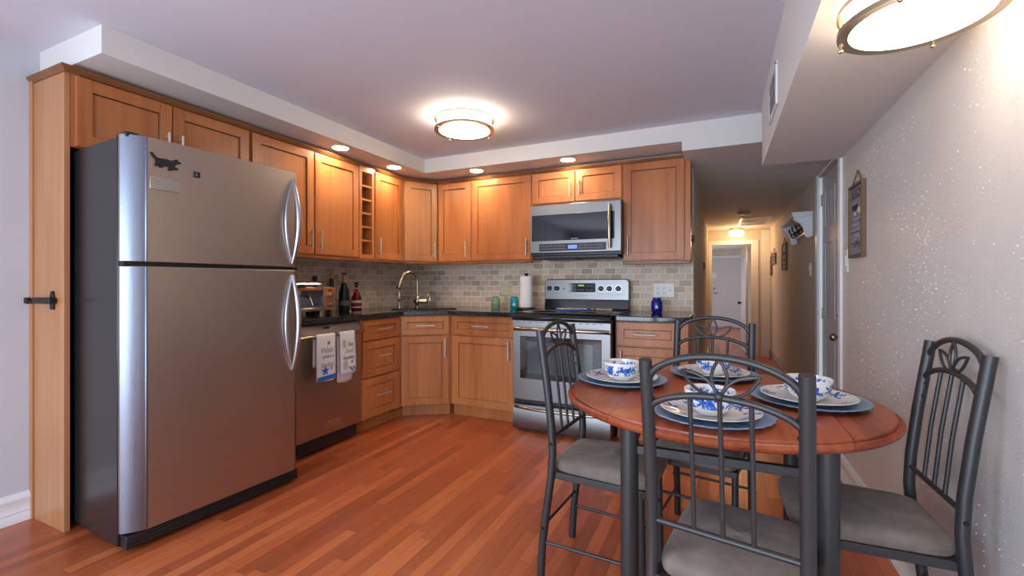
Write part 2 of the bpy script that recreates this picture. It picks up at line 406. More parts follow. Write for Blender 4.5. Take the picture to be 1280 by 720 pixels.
# casings
struct(MB().box(XR-.012, HX+.02, 3.24, 3.300, HF, HC).build('trim_2', W_TRIM, bevel=.004))
struct(MB().box(HX-.018, HX, 4.70, 4.79, HF, 2.10).box(HX-.010, HX-.0, 4.79, 4.80, HF, 2.10).box(HX-.015, HX, 3.86, 4.72, 2.078, 2.10).build('trim_3', W_TRIM, bevel=.003))
struct(MB().box(HL+.005, OX0, YE-.022, YE, HF, OZ+.075).box(OX1, .61, YE-.022, YE, HF, OZ+.075).box(OX0, OX1, YE-.022, YE, OZ, OZ+.075)
       .box(.655, HX, YE-.022, YE, HF, HC-.02).box(OX0-.01, OX0+.012, YE, YE+.1, HF, OZ).box(OX1-.012, OX1+.01, YE, YE+.1, HF, OZ).build('trim_4', W_TRIM, bevel=.004))
struct(MB().box(-.30, -.237, 14.475, 14.5, HF, 1.95).box(.55, .615, 14.475, 14.5, HF, 1.95).box(-.237, .55, 14.475, 14.5, 1.875, 1.95).build('trim_5', W_TRIM, bevel=.004))

def lever(parent, p, d, name='door_handle'):
    MB().tube([(p[0], p[1], p[2]), (p[0]-.0, p[1]-.05, p[2])], .011).tube([(p[0], p[1]-.05, p[2]), (p[0]+d, p[1]-.05, p[2])], .009).lathe([(.028, -.004), (.028, .004)], 16, p).build(name, BRASS, parent)
# six-panel door in the right wall of the hall (its plane is x = HX)
def panel_door(name, w, h, panels, mat=W_DOOR):
    m = MB(); t = .035
    m.box(0, w, .006, t, 0, h)
    cut = sorted(panels)
    xs = sorted({0, w}|{p[0] for p in cut}|{p[1] for p in cut}); zs = sorted({0, h}|{p[2] for p in cut}|{p[3] for p in cut})
    for i in range(len(xs)-1):
        for j in range(len(zs)-1):
            cx, cz = (xs[i]+xs[i+1])/2, (zs[j]+zs[j+1])/2
            if not any(p[0] < cx < p[1] and p[2] < cz < p[3] for p in cut): m.box(xs[i], xs[i+1], 0, .007, zs[j], zs[j+1])
    for p in cut:
        a, b, c, d = p[0]+.012, p[1]-.012, p[2]+.012, p[3]-.012; e = .022
        m.add([(a, .006, c), (b, .006, c), (b, .006, d), (a, .006, d), (a+e, .001, c+e), (b-e, .001, c+e), (b-e, .001, d-e), (a+e, .001, d-e)],
              [(4, 5, 6, 7), (0, 1, 5, 4), (1, 2, 6, 5), (2, 3, 7, 6), (3, 0, 4, 7)])
    return m
dw, dh = .82, 2.205
pans = [(x0, x0+.25, z0, z1) for x0 in (.115, .455) for z0, z1 in ((.20, .82), (1.0, 1.62), (1.76, 2.06))]
d1 = struct(panel_door('door_1', dw, dh, pans).build('door_1', W_DOOR, smooth=False))
d1.location = (HX+.022, 3.88+dw, HF+.01); d1.rotation_euler = (0, 0, -PI/2)
# local: x runs from the hinge (far) to the latch (near), y points out of the hall
hm = MB()
hm.tube([(dw-.092, .0, .885), (dw-.092, -.030, .885)], .012, 12); hm.sphere((dw-.092, -.058, .885), .030, 16, sy=.85); hm.tube([(dw-.092, .004, .885), (dw-.092, -.005, .885)], .032, 18)
hm.build('door_knob', BRASS, d1)
MB().tube([(dw-.092, .004, 1.045), (dw-.092, -.012, 1.045)], .028, 18).tube([(dw-.092, -.012, 1.045), (dw-.092, -.028, 1.045)], .008, 8).box(dw-.110, dw-.074, -.036, -.028, 1.038, 1.052).build('deadbolt', BRASS, d1, bevel=.001)
for z in (.30, 1.02, 2.0): MB().box(-.02, .012, -.006, .001, z-.05, z+.05).tube([(-.004, -.007, z-.05), (-.004, -.007, z+.05)], .006, 8).build('hinge', NICK, d1)
d2 = struct(MB().box(-.237, .55, 14.46, 14.495, HF+.01, 1.875).build('door_2', W_DOOR, bevel=.002))
for z in (.86, 1.0): MB().tube([(-.17, 14.46, z), (-.17, 14.41, z)], .022, 10).tube([(-.17, 14.415, z), (-.07 if z < .9 else -.13, 14.415, z)], .012, 8).build('door_handle', BRASS, d2)
for z in (1.6, .85): MB().box(.545, .562, 14.445, 14.462, z-.06, z+.06).build('hinge', BRASS, d2)
MB().box(-.20, -.10, 14.452, 14.462, 1.3, 1.46).build('notice_card', WHITE, d2)
# the open door seen edge-on behind the end casing
d3 = struct(panel_door('door_3', .70, 1.96, [(.1, .32, .15, .8), (.38, .6, .15, .8), (.1, .32, .95, 1.8), (.38, .6, .95, 1.8)]).build('door_3', W_DOOR, smooth=False))
d3.location = (.455, 9.14, HF+.01); d3.rotation_euler = (0, 0, R(94))
MB().tube([(.64, .0, .9), (.64, .06+.0, .9)], .010, 8).sphere((.64, .075, .9), .028, 12).build('door_knob', IRON, d3)
# patio door and side window behind the camera
def window(name, L, o, rz):
    f = MB(); wd, h = L; t = .05
    f.box(0, wd, 0, .06, 0, t).box(0, wd, 0, .06, h-t, h).box(0, t, 0, .06, t, h-t).box(wd-t, wd, 0, .06, t, h-t).box(wd/2-.04, wd/2+.04, .0, .06, t, h-t)
    ob = struct(f.build(name, W_TRIM, bevel=.004)); ob.location = o; ob.rotation_euler = (0, 0, rz)
    MB().box(t, wd-t, .02, .026, t, h-t).build('window_pane', PANE, ob, smooth=False)
window('window_1', (2.8, 2.05), (-2.55, YN-.10, 0), 0)
window('window_2', (1.4, 1.5), (XL-.03, -1.7, .5), PI/2)
struct(MB().box(-2.61, .31, YN, YN+.018, 2.05, 2.13).box(-2.63, -2.55, YN, YN+.018, 0, 2.05).box(.25, .33, YN, YN+.018, 0, 2.05).build('trim_6', W_TRIM, bevel=.004))
tag(MB().box(XL+.0105, -.20, YB-.010, YB-.0003, .9145, 1.44).build('tile_backsplash', TILE_X, smooth=False), 'tumbled beige stone tile backsplash on the back wall behind the stove', 'backsplash')
tag(MB().box(XL+.0003, XL+.010, 1.93, YB-.0105, .9145, 1.359).build('tile_backsplash', TILE_Y, smooth=False), 'tumbled beige stone tile backsplash on the left wall behind the bottles', 'backsplash')

# ------------------------------------------------------------------ cabinets
FT = .02   # door thickness
def shaker(m, x0, x1, z0, z1, y=0, fw=.058, rails=None):
    """frame-and-panel front facing -y; materials 0 wood, 1 glaze line"""
    fw = min(fw, (x1-x0)*.28, (z1-z0)*.30)
    a, b, c, d = x0+fw, x1-fw, z0+fw, z1-fw
    m.m(0).box(x0, a, y-FT, y, z0, z1).box(b, x1, y-FT, y, z0, z1).box(a, b, y-FT, y, z0, c).box(a, b, y-FT, y, d, z1)
    m.box(a, b, y-.010, y-.002, c, d)
    g = .0035
    m.m(1).box(a, b, y-.0115, y-.0095, d-g*1.4, d).box(a, b, y-.0115, y-.0095, c, c+g*.6).box(a, a+g*.7, y-.0115, y-.0095, c, d).box(b-g*1.2, b, y-.0115, y-.0095, c, d)
    m.m(0); return m
def pull(parent, x, z, L=.14, vert=True, y=-FT, name='handle'):
    m = MB(); o = .030
    if vert: m.tube([(x, y-o, z-L/2), (x, y-o, z+L/2)], .0055, 10); q = [(x, z-L*.32), (x, z+L*.32)]
    else: m.tube([(x-L/2, y-o, z), (x+L/2, y-o, z)], .0055, 10); q = [(x-L*.32, z), (x+L*.32, z)]
    for a, b in q: m.tube([(a, y, b), (a, y-o, b)], .0045, 8)
    return m.build(name, PULL, parent)
def cabinet(name, label, loc, rz, wd, depth, z0, z1, fronts, rail=True, carcass=None, toe=False, cat='cabinet', wood=None, stile=0):
    wood = wood or MAPLE
    t = thing(name, label, cat, loc, rz)
    if carcass: carcass(t)
    else:
        c = MB()
        if toe: c.box(0, wd, .055, depth, 0, z0).box(0, wd, 0, depth, z0, z1)
        else: c.box(0, wd, 0, depth, z0, z1)
        c.build('cabinet_box', wood, t, smooth=False)
    if rail: MB().box(0, wd, -.018, .012, z0-.028, z0).build('light_rail', MOULD, t, bevel=.004)
    for f in fronts:
        kind, a, b, c, d = f[:5]
        ob = shaker(MB(), a, b, c, d).build(kind, [wood, GLAZE], t, smooth=False, bevel=.0012, seg=1)
        if len(f) > 5 and f[5]:
            hx, hz, L, vert = f[5]; pull(ob, hx, hz, L, vert)
    return t
UB, UT, DT = 1.36, 2.135, 2.118      # wall cabinets: bottom, box top, door top
XU, YU = -2.74, 3.74                 # carcass faces
LP = PI/2
hz = UB+.115
# end panel beside the refrigerator
pn = MB().box(XL, -2.745, 1.018, 1.040, 0, UT).box(XL, XL+.03, 1.010, 1.018, 0, UT)
tag(pn.build('end_panel', MAPLE_PALE, smooth=False, bevel=.0015), 'tall pale maple panel standing left of the refrigerator', 'panel')
# left wall, from the refrigerator to the corner (local x = world y)
cabinet('wall_cabinet', 'short two-door maple wall cabinet above the refrigerator', (XU, 1.042, 0), LP, .87, XU-XL, 1.787, UT,
        [('door', .012, .415, 1.790, DT, (.385, 1.845+.065, .10, True)), ('door', .421, .858, 1.790, DT, (.452, 1.845+.065, .10, True))], rail=False)
cabinet('wall_cabinet', 'two-door maple wall cabinet between refrigerator top and wine rack', (XU, 1.914, 0), LP, .952, XU-XL, UB, UT,
        [('door', .010, .490, UB+.006, DT, (.455, hz, .15, True)), ('door', .502, .944, UB+.006, DT, (.537, hz, .15, True))])
def wine(t):
    wd, dp = .178, XU-XL; a, b = .030, wd-.030
    MB().box(0, a, -.018, dp, UB, UT).box(b, wd, -.018, dp, UB, UT).box(a, b, -.018, dp, UB, UB+.035).box(a, b, -.018, dp, DT-.03, UT).box(a, b, dp-.02, dp, UB, UT).build('cabinet_box', MAPLE, t, smooth=False)
    for k in range(1, 6):
        zz = UB+.035+(DT-.03-UB-.035)*k/6; MB().box(a, b, -.014, dp-.02, zz-.008, zz+.008).build('shelf', MAPLE, t, smooth=False)
cabinet('wine_rack', 'narrow open maple wine rack column of six cubbies', (XU, 2.868, 0), LP, .178, .3, UB, UT, [], carcass=wine, cat='wine rack')
cabinet('wall_cabinet', 'single-door maple wall cabinet right of the wine rack', (XU, 3.048, 0), LP, .402, XU-XL, UB, UT,
        [('door', .008, .382, UB+.006, DT, (.045, hz, .15, True))])
# diagonal corner wall cabinet
P0, P1 = Vector((XU, 3.452, 0)), Vector((-2.535, YU, 0)); dv = P1-P0; dL = dv.length; da = math.atan2(dv.y, dv.x)
def cornerU(t):
    MB().prism([(XU, 3.452), (-2.535, YU), (-2.535, YB-.011), (XL+.011, YB-.011), (XL+.011, 3.452)], UB, UT).build('cabinet_box', MAPLE_PALE, t, smooth=False, world=True)
cabinet('wall_cabinet', 'pale diagonal maple wall cabinet in the corner above the sink', tuple(P0), da, dL, .3, UB, UT,
        [('door', .016, dL-.016, UB+.006, DT, (dL-.05, hz, .15, True))], carcass=cornerU, wood=MAPLE_PALE)
# back wall
D = YB-.011-YU
cabinet('wall_cabinet', 'narrow single-door maple wall cabinet right of the corner cabinet', (-2.53, YU, 0), 0, .385, D, UB, UT,
        [('door', .012, .375, UB+.006, DT, (.335, hz, .15, True))])
cabinet('wall_cabinet', 'wide single-door maple wall cabinet left of the microwave', (-2.143, YU, 0), 0, .618, D, UB, UT,
        [('door', .008, .610, UB+.006, DT, (.572, hz, .15, True))])
cabinet('wall_cabinet', 'short two-door maple wall cabinet above the microwave', (-1.523, YU, 0), 0, .798, D, 1.838, UT,
        [('door', .006, .392, 1.852, DT, (.357, 1.965, .15, True)), ('door', .404, .790, 1.852, DT, (.438, 1.965, .15, True))], rail=False)
cabinet('wall_cabinet', 'single-door maple wall cabinet right of the microwave at the hallway', (-.723, YU-.0, 0), 0, .515, D, UB-.03, UT,
        [('door', .008, .470, UB-.022, DT, (.045, hz-.02, .15, True))])
# crown moulding
pr = [(0, 0), (.005, .002), (.008, .010), (.018, .022), (.019, .030), (0, .030)]
def crown(path):
    m = MB(); vs = []; k = len(pr); n = len(path)
    for i, p in enumerate(path):
        p = Vector(p); a = Vector(path[i-1]) if i else None; b = Vector(path[i+1]) if i < n-1 else None
        d0 = (p-a).normalized() if a is not None else None; d1_ = (b-p).normalized() if b is not None else None
        d0 = d0 or d1_; d1_ = d1_ or d0
        n0 = Vector((d0.y, -d0.x)); n1 = Vector((d1_.y, -d1_.x)); nn = (n0+n1).normalized(); nn /= max(.3, nn.dot(n0))
        vs += [(p.x+nn.x*q, p.y+nn.y*q, UT-.010+h) for q, h in pr]
    fs = [tuple(range(k)), tuple(range((n-1)*k, n*k))]
    for i in range(n-1): fs += [(i*k+j, i*k+(j+1) % k, (i+1)*k+(j+1) % k, (i+1)*k+j) for j in range(k)]
    m.add(vs, fs); return m
xf, yf = XU+FT*.4, YU-FT*.4
struct(crown([(XL, 1.018), (xf, 1.018), (xf, 3.452), (-2.535, yf), (-.208, yf), (-.208, YB-.012)]).build('trim_7', MOULD))

# base cabinets
BT, BZ = .876, .105
XBc, YBc = -2.465, 3.33
def drawers3():
    return [('drawer', .014, .440, .712, .866, (.225, .789, .15, False)), ('drawer', .014, .440, .428, .700, (.225, .58, .15, False)), ('drawer', .014, .440, .112, .416, (.225, .275, .15, False))]
cabinet('base_cabinet', 'three-drawer maple base cabinet right of the dishwasher', (XBc, 2.60, 0), LP, .462, XBc-XL-.011, BZ, BT, drawers3(), rail=False, toe=True)
Q0, Q1 = Vector((XBc, 3.064, 0)), Vector((-2.128, YBc, 0)); dq = Q1-Q0; qL = dq.length; qa = math.atan2(dq.y, dq.x)
def cornerB(t):
    n = Vector((dq.y, -dq.x, 0)).normalized()*-.06
    A, B = Q0+n, Q1+n
    MB().prism([(A.x, A.y+.04), (B.x-.0, B.y+.0), (-2.128, YB-.011), (XL+.011, YB-.011), (XL+.011, 3.064), (XBc-.06, 3.064)], 0, BZ).prism([(XBc, 3.064), (-2.128, YBc), (-2.128, YB-.011), (XL+.011, YB-.011), (XL+.011, 3.064)], BZ, .66).build('cabinet_box', MAPLE, t, smooth=False, world=True)
    MB().box(0, qL, 0, .018, .66, BT).build('face_frame', MAPLE, t, smooth=False)
cabinet('base_cabinet', 'diagonal maple sink base cabinet in the corner under the faucet', tuple(Q0), qa, qL, .3, BZ, BT,
        [('false_drawer', .016, qL-.016, .712, .866, (qL/2, .789, .15, False)), ('door', .016, qL-.016, .112, .698, (qL-.052, .60, .16, True))], rail=False, carcass=cornerB)
cabinet('base_cabinet', 'one-drawer one-door maple base cabinet left of the stove', (-2.124, YBc, 0), 0, .630, YB-.011-YBc, BZ, BT,
        [('drawer', .030, .612, .712, .866, (.315, .789, .16, False)), ('door', .030, .612, .112, .698, (.572, .60, .16, True))], rail=False, toe=True)
cabinet('base_cabinet', 'maple base cabinet right of the stove under the blue jar', (-.698, YBc, 0), 0, .498, YB-.011-YBc, BZ, BT,
        [('drawer', .012, .440, .700, .866, (.215, .783, .15, False)), ('door', .012, .440, .112, .686, (.045, .58, .16, True))], rail=False, toe=True)
# worktops
ct = bmesh.new()
cf = Vector((-2.277, 3.172)); ce = Vector((.79, .61)).normalized(); cn = Vector((-ce.y, ce.x))
outer = [(XL+.011, 1.93), (-2.423, 1.93), (-2.423, 3.06), (-2.13, 3.284), (-1.482, 3.284), (-1.482, YB-.011), (XL+.011, YB-.011)]
hole = [cf+ce*a+cn*b for a, b in ((-.29, .10), (-.27, .08), (.27, .08), (.29, .10), (.29, .40), (.27, .42), (-.27, .42), (-.29, .40))]
hole = [(p.x, p.y) for p in hole]
for z in (.876, .914):
    es = []
    for lp in (outer, hole):
        vv = [ct.verts.new((x, y, z)) for x, y in lp]; es += [ct.edges.new((vv[i], vv[(i+1) % len(vv)])) for i in range(len(vv))]
    bmesh.ops.triangle_fill(ct, use_beauty=True, edges=es)
ct.verts.ensure_lookup_table(); no, nh = len(outer), len(hole); tot = no+nh
for base, n in ((0, no), (no, nh)):
    for i in range(n):
        a, b = base+i, base+(i+1) % n; ct.faces.new([ct.verts[k] for k in (a, b, tot+b, tot+a)])
bmesh.ops.recalc_face_normals(ct, faces=ct.faces)
me = bpy.data.meshes.new('countertop'); ct.to_mesh(me); ct.free(); me.materials.append(GRAN.m)
cto = bpy.data.objects.new('countertop', me); COL.objects.link(cto); q = cto.modifiers.new('bevel', 'BEVEL'); q.width = .006; q.segments = 3; q.limit_method = 'ANGLE'; q.angle_limit = R(50)
tag(cto, 'long black speckled granite countertop wrapping the corner with the sink', 'countertop')
tag(MB().prism([(-.700, 3.284), (-.225, 3.284), (-.190, 3.34), (-.190, YB-.011), (-.700, YB-.011)], .876, .914).build('countertop', GRAN, bevel=.006, seg=3), 'short black granite countertop right of the stove', 'countertop')
# sink
sk = MB()
def ring(ins, z): return [(*(cf+ce*a+cn*b), z) for a, b in ((-.288+ins, .082+ins), (.288-ins, .082+ins), (.288-ins, .418-ins), (-.288+ins, .418-ins))]
rs = [ring(.002, .905), ring(.006, .906), ring(.012, .70), ring(.03, .69)]
vs_ = [p for r_ in rs for p in r_]; fs_ = [(i*4+j, i*4+(j+1) % 4, i*4+4+(j+1) % 4, i*4+4+j) for i in range(3) for j in range(4)]+[(12, 13, 14, 15)]
sk.add(vs_, fs_); so = sk.build('sink', M('dark_composite_sink', (.02, .02, .022), .35)); q = so.modifiers.new('solid', 'SOLIDIFY'); q.thickness = .004; q.offset = -1
tag(so, 'dark undermount sink set into the corner countertop', 'sink')

# ------------------------------------------------------------------ refrigerator (local x along its width, -y towards the room)
fr = thing('refrigerator', 'large stainless steel top-freezer refrigerator with black sides', 'refrigerator', (-2.252, 1.030, 0), R(90-3.4))
FW, FH = .828, 1.785
MB().box(0, FW, .075, .745, .025, FH-.012).build('cabinet_body', FRSIDE, fr, bevel=.004)
def fdoor(name, z0, z1):
    m = MB(); pr = []
    # plan outline: bulged rounded edges left and right, flat centre
    rr = .062
    ed = [(.070*(i/8)**1.15, .048*(1-i/8)**1.25+.004) for i in range(9)]+[(.0715, .0005), (.078, 0)]
    pr += ed+[(FW-a*.55, b) for a, b in ed[::-1]]
    pr += [(FW, .068), (0, .068)]
    m.prism(pr, z0, z1)
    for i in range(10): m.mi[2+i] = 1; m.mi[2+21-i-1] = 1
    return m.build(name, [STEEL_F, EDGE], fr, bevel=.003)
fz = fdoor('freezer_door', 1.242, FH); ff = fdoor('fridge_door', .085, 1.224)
def fhandle(p, z0, z1):
    m = MB(); pts = []; rad = []; in_ = []; ri = []
    for i in range(25):
        t = i/24; b = math.sin(PI*t)
        pts.append((FW-.058+.006*b, -.002-.046*b**.85, z0+(z1-z0)*t)); rad.append(.009+.006*b)
        in_.append((FW-.058-.046*b, .002-.012*b, z0+(z1-z0)*t)); ri.append(.006+.003*b)
    m.tube(pts, rad, 14).tube(in_, ri, 12); m.build('handle', HAND, p)
fhandle(fz, 1.262, 1.735); fhandle(ff, .66, 1.195)
g = MB().box(.01, FW-.01, .02, .08, .022, .078)
for k in range(3): g.box(.02, FW-.02, .016, .02, .03+k*.016, .038+k*.016)
g.build('toe_grille', BLACK, fr, bevel=.002)
MB().box(.012, .062, .03, .12, FH-.012, FH+.010).tube([(.04, .060, FH), (.04, .060, FH+.016)], .014).build('hinge_cover', BLACK, fr, bevel=.004)
MB().box(.004, FW-.004, .03, .075, 1.226, 1.240).build('door_gasket', BLACK, fr, smooth=False)
b = MB().box(.085, .20, -.003, .003, 1.56, 1.618); bo = b.build('badge', NICK, fz, bevel=.001)
tb = MB(); text(tb, 'FRIGIDAIRE', .015, frame((.1425, -.0035, 1.594), (1, 0, 0), (0, 0, 1)), .0004); text(tb, 'PROFESSIONAL', .013, frame((.1425, -.0035, 1.571), (1, 0, 0), (0, 0, 1)), .0004)
tb.build('badge_lettering', INK_G, bo, smooth=False)
for x_ in (.06, FW-.06):
    for y_ in (.12, .68): MB().tube([(x_, y_, 0), (x_, y_, .026)], .018).build('foot', BLACK, fr)
def onfridge(name, label, cat, x, z): return thing(name, label, cat, tuple(fr.matrix_basis @ Vector((x, -.0003, z))), R(90-3.4))
dg = onfridge('magnet', 'black running dog silhouette magnet on the freezer door', 'magnet', .145, 1.685)
dog = [(-.062, .034), (-.052, .036), (-.036, .018), (-.022, .016), (.0, .018), (.022, .015), (.032, .022), (.042, .026), (.050, .018), (.060, .014), (.058, .008), (.044, .004), (.036, -.004), (.036, -.012), (.048, -.014), (.048, -.022), (.032, -.024), (.020, -.030), (.004, -.030), (.012, -.018), (-.004, -.014), (-.010, -.022), (-.022, -.026), (-.028, -.024), (-.024, -.014), (-.034, -.022), (-.046, -.020), (-.040, -.006), (-.044, .008), (-.058, .026)]
MB().prism(dog, -.006, 0, 1).build('dog_figure', BLACK, dg, smooth=False, bevel=.0012)
mg = onfridge('magnet', 'small square dark magnet right of the dog on the freezer door', 'magnet', .272, 1.66)
MB().box(-.014, .014, -.005, 0, -.014, .014).build('magnet_body', BLACK, mg, bevel=.002); MB().add([(-.009, -.0054, -.008), (.001, -.0054, -.008), (-.003, -.0054, .009)], [(0, 1, 2)]).build('picture', HAND, mg, smooth=False)
# lever hook on the end panel
hk = thing('wall_hook', 'black iron swing hook on the tall end panel', 'hook', (-2.845, 1.0178, 1.068))
MB().prism([(-.016, -.042), (.016, -.042), (.020, .01), (.010, .045), (-.010, .045), (-.020, .01)], -.008, 0, 1).build('back_plate', IRON, hk, bevel=.002)
MB().box(-.135, .042, -.03, -.006, -.014, .014).tube([(-.13, -.018, -.006), (-.16, -.018, -.014), (-.19, -.018, -.010)], [.010, .004, .008], 8).prism([(-.255, -.002), (-.245, .012), (-.20, .012), (-.185, -.004), (-.205, -.018), (-.24, -.016)], -.026, -.012, 1).build('hook_arm', IRON, hk, bevel=.003)

# ------------------------------------------------------------------ dishwasher
dwt = thing('dishwasher', 'stainless steel dishwasher under the counter beside the refrigerator', 'dishwasher', (-2.447, 1.985, 0), LP)
DW = .598
MB().box(.004, DW-.004, .03, .60, .02, .868).build('tub', BLACK, dwt)
MB().box(0, DW, 0, .03, .112, .800).build('door', STEEL_D, dwt, bevel=.004)
MB().prism([(.0, .803), (-.004, .806), (.016, .868), (.03, .868), (.03, .803)], 0, DW, 0).build('control_strip', STEEL_D, dwt, bevel=.002)
MB().box(.26, .31, .001, .006, .838, .852).build('display_button', BLACK, dwt, bevel=.001)
hd = MB().tube([(.0, -.062, .818-.02), (DW-.02, -.062, .818-.02)], .0115, 12)
for x_ in (.03, DW-.05): hd.tube([(x_, 0, .79), (x_, -.062, .798)], .008, 8)
hd.build('handle', BRASS, dwt)
MB().box(0, DW-.02, .075, .10, 0, .105).build('kick_plate', BLACK, dwt)
bo = MB().box(.29, .41, -.003, .001, .115+.04, .115+.085).build('badge', NICK, dwt, bevel=.001)
# two printed towels over the handle: a sheet folded over the bar
def towel(label, y0, wd, zf, zb, seed):
    t = thing('dish_towel', label, 'towel', (-2.385, y0, .798), LP)
    m = MB(); n, k = 16, 9; vs = []
    path = [(-.0150, -(.798-zf)*i/10) for i in range(10, -1, -1)]+[(.0150*-math.cos(PI*i/6), .0150*math.sin(PI*i/6)) for i in range(1, 6)]+[(.0150, -(.798-zb)*i/8) for i in range(0, 9)]
    for i, (py, pz) in enumerate(path):
        d = max(0, -pz)
        for j in range(k):
            u = j/(k-1); s_ = math.sin(u*9+seed)*.006*min(1, d*6)*(1 if py < 0 else .5)
            vs.append((u*wd*(1+.05*d)+d*.02*(seed-1.5), py+(-abs(s_) if py < 0 else abs(s_)*.3), pz+(.006*math.sin(u*5+seed) if d > .25 else 0)))
    fs = [(i*k+j, i*k+j+1, (i+1)*k+j+1, (i+1)*k+j) for i in range(len(path)-1) for j in range(k-1)]
    m.add(vs, fs); o = m.build('cloth', TOWEL, t); q = o.modifiers.new('solid', 'SOLIDIFY'); q.thickness = .003; q.offset = 0
    return t
def fr_t(x, z): return frame((x, -.0245, z), (1, 0, 0), (0, 0, 1))
def blob(m, poly, x, z, s=1, y=-.0245):
    m.add([(x+p[0]*s, y, z+p[1]*s) for p in poly], [tuple(range(len(poly)))])
t1 = towel('white kitchen towel with a starfish print and blue hem on the dishwasher', 2.113, .158, .505, .60, 1)
def word(t, w, size, x, z, mat, sx, sh):
    m = MB(); text(m, w, size, fr_t(x, z), .0003, sx=sx, shear=sh); m.build('printed_word', mat, t, smooth=False)
def motif(t, name, polys, mat):
    m = MB()
    for p, x, z in polys: blob(m, p, x, z)
    m.build(name, mat, t, smooth=False)
def oval(a, b): return [(a*math.cos(2*PI*i/16), b*math.sin(2*PI*i/16)) for i in range(16)]
word(t1, 'Wish', .052, .080, -.108, INK_G, .95, .15); word(t1, 'UPON A', .026, .088, -.143, INK_K, 1, 0); word(t1, 'Starfish', .050, .082, -.205, INK_G, .72, .15)
for q_ in ((star(5, .020, .006, .5), .094, -.045), (star(5, .036, .014, .3), .066, -.226), (star(5, .015, .004, .9), .118, -.215)): motif(t1, 'printed_starfish', [q_], INK_B)
motif(t1, 'printed_hem', [([(.002, -.262), (.157, -.256), (.157, -.286), (.002, -.288)], 0, 0)], INK_B)
t2 = towel('white kitchen towel printed with beach words at the right of the dishwasher handle', 2.312, .138, .515, .46, 2.2)
word(t2, 'Sea', .042, .088, -.088, INK_K, .9, .3); word(t2, 'Sand', .046, .078, -.134, INK_G, .8, .1); word(t2, 'Sunshine', .038, .072, -.178, INK_K, .78, .3)
motif(t2, 'printed_shell', [(oval(.022, .034), .046, -.215)], INK_T); motif(t2, 'printed_shell', [(oval(.015, .03), .032, -.068)], INK_T)
motif(t2, 'printed_starfish', [(star(5, .020, .005, .4), .104, -.200)], INK_B)
for k in range(5): motif(t2, 'printed_coral', [(star(4, .012, .005, k*.7), .085+.011*k, -.238-.010*(k % 3))], INK_B)

# ------------------------------------------------------------------ range
rg = thing('stove', 'stainless steel electric range with black glass cooktop', 'stove', (-1.474, 3.20, 0), 0)
RW = .768
MB().box(.004, RW-.004, .045, .78, .03, .895).build('oven_body', BLACK, rg)
MB().box(.02, RW-.02, .06, .76, 0, .03).build('base', BLACK, rg)
dr = MB().prism([(.004, .026), (0, .034), (0, .195), (.010, .212), (.045, .216), (.045, .026)], .002, RW-.002, 0).build('warming_drawer', STEEL_H, rg, bevel=.002)
def bow(p, z, x0, x1, y, dep, r=.012, mat=HAND, dz=.0):
    m = MB(); m.tube([(x0+(x1-x0)*i/20, y-dep*(math.sin(PI*i/20)**.6), z-dz*math.sin(PI*i/20)) for i in range(21)], r, 12); return m.build('handle', mat, p)
bow(dr, .192, .02, RW-.02, .004, .048, .012, BRASS)
od = MB().box(0, RW, 0, .045, .250, .785)
od.build('oven_door', STEEL_H, rg, bevel=.004)
od = rg.children[-1]
MB().box(.065, RW-.065, -.003, .004, .415, .742).build('window_frame', BLKGL, od, bevel=.004)
MB().box(.125, RW-.125, -.0045, .0, .455, .705).build('window_pane', M('oven_window_glass', (.02, .05, .06), .04, spec=.9), od, bevel=.002)
bow(od, .800, .018, RW-.018, .0, .050, .012, BRASS)
vt = MB().box(0, RW, .004, .045, .789, .864); vt.build('vent_trim', STEEL_H, rg, bevel=.003)
vt = rg.children[-1]; sl = MB()
for k in range(14):
    if k not in (6, 7):
        for z_ in (.852, .797): sl.box(.04+k*.05, .055+k*.05, .0025, .006, z_-.003, z_+.003)
sl.build('vent_slots', BLACK, vt, smooth=False)
MB().prism([(-.012, .868), (-.022, .884), (-.014, .905), (0.02, .922), (.72, .922), (.72, .868)], -.002, RW+.002, 0).build('cooktop', BLKGL, rg, bevel=.005)
el = MB()
for x_, y_, r_ in ((.20, .20, .11), (.57, .20, .085), (.20, .50, .085), (.57, .50, .11)):
    for q_ in (r_, r_-.02): el.lathe([(q_-.002, .9222), (q_+.002, .9226)], 32, (x_, y_, 0))
el.build('burner_rings', M('burner_mark', (.10, .10, .10), .3), rg, smooth=False)
bgd = MB().prism([(.70, .922), (.715, 1.005), (.79, 1.005), (.79, .922)], 0, RW, 0).build('backguard_base', BLKGL, rg, bevel=.006)
cp = []
for i in range(7): a = PI-PI/2*i/6; cp.append((.035*(1+math.cos(a)), 1.150+.035*math.sin(a)))
for i in range(7): a = PI/2-PI/2*i/6; cp.append((RW-.035*(1-math.cos(a)), 1.150+.035*math.sin(a)))
cp += [(RW, 1.000), (0, 1.000)]
bp = MB().prism(cp, .715, .79, 1).build('control_panel', STEEL_H, rg, bevel=.006)
MB().box(.232, .475, .710, .716, 1.070, 1.150).build('display', BLKGL, bp, bevel=.004)
dsp = bp.children[-1]
m = MB(); m.m(0).box(.32, .375, .709, .711, 1.122, 1.137); m.m(1)
for k in range(3):
    for z_ in (1.085, 1.124):
        m.box(.248+k*.022, .258+k*.022, .7092, .711, z_, z_+.007); m.box(.395+k*.022, .405+k*.022, .7092, .711, z_, z_+.007)
for k in range(3): m.box(.325+k*.018, .335+k*.018, .7092, .711, 1.088, 1.094)
m.build('display_digits', [M('green_display', (.12, .20, .03), .4).emit((.3, .55, .08), .5), INK_G], dsp, smooth=False)
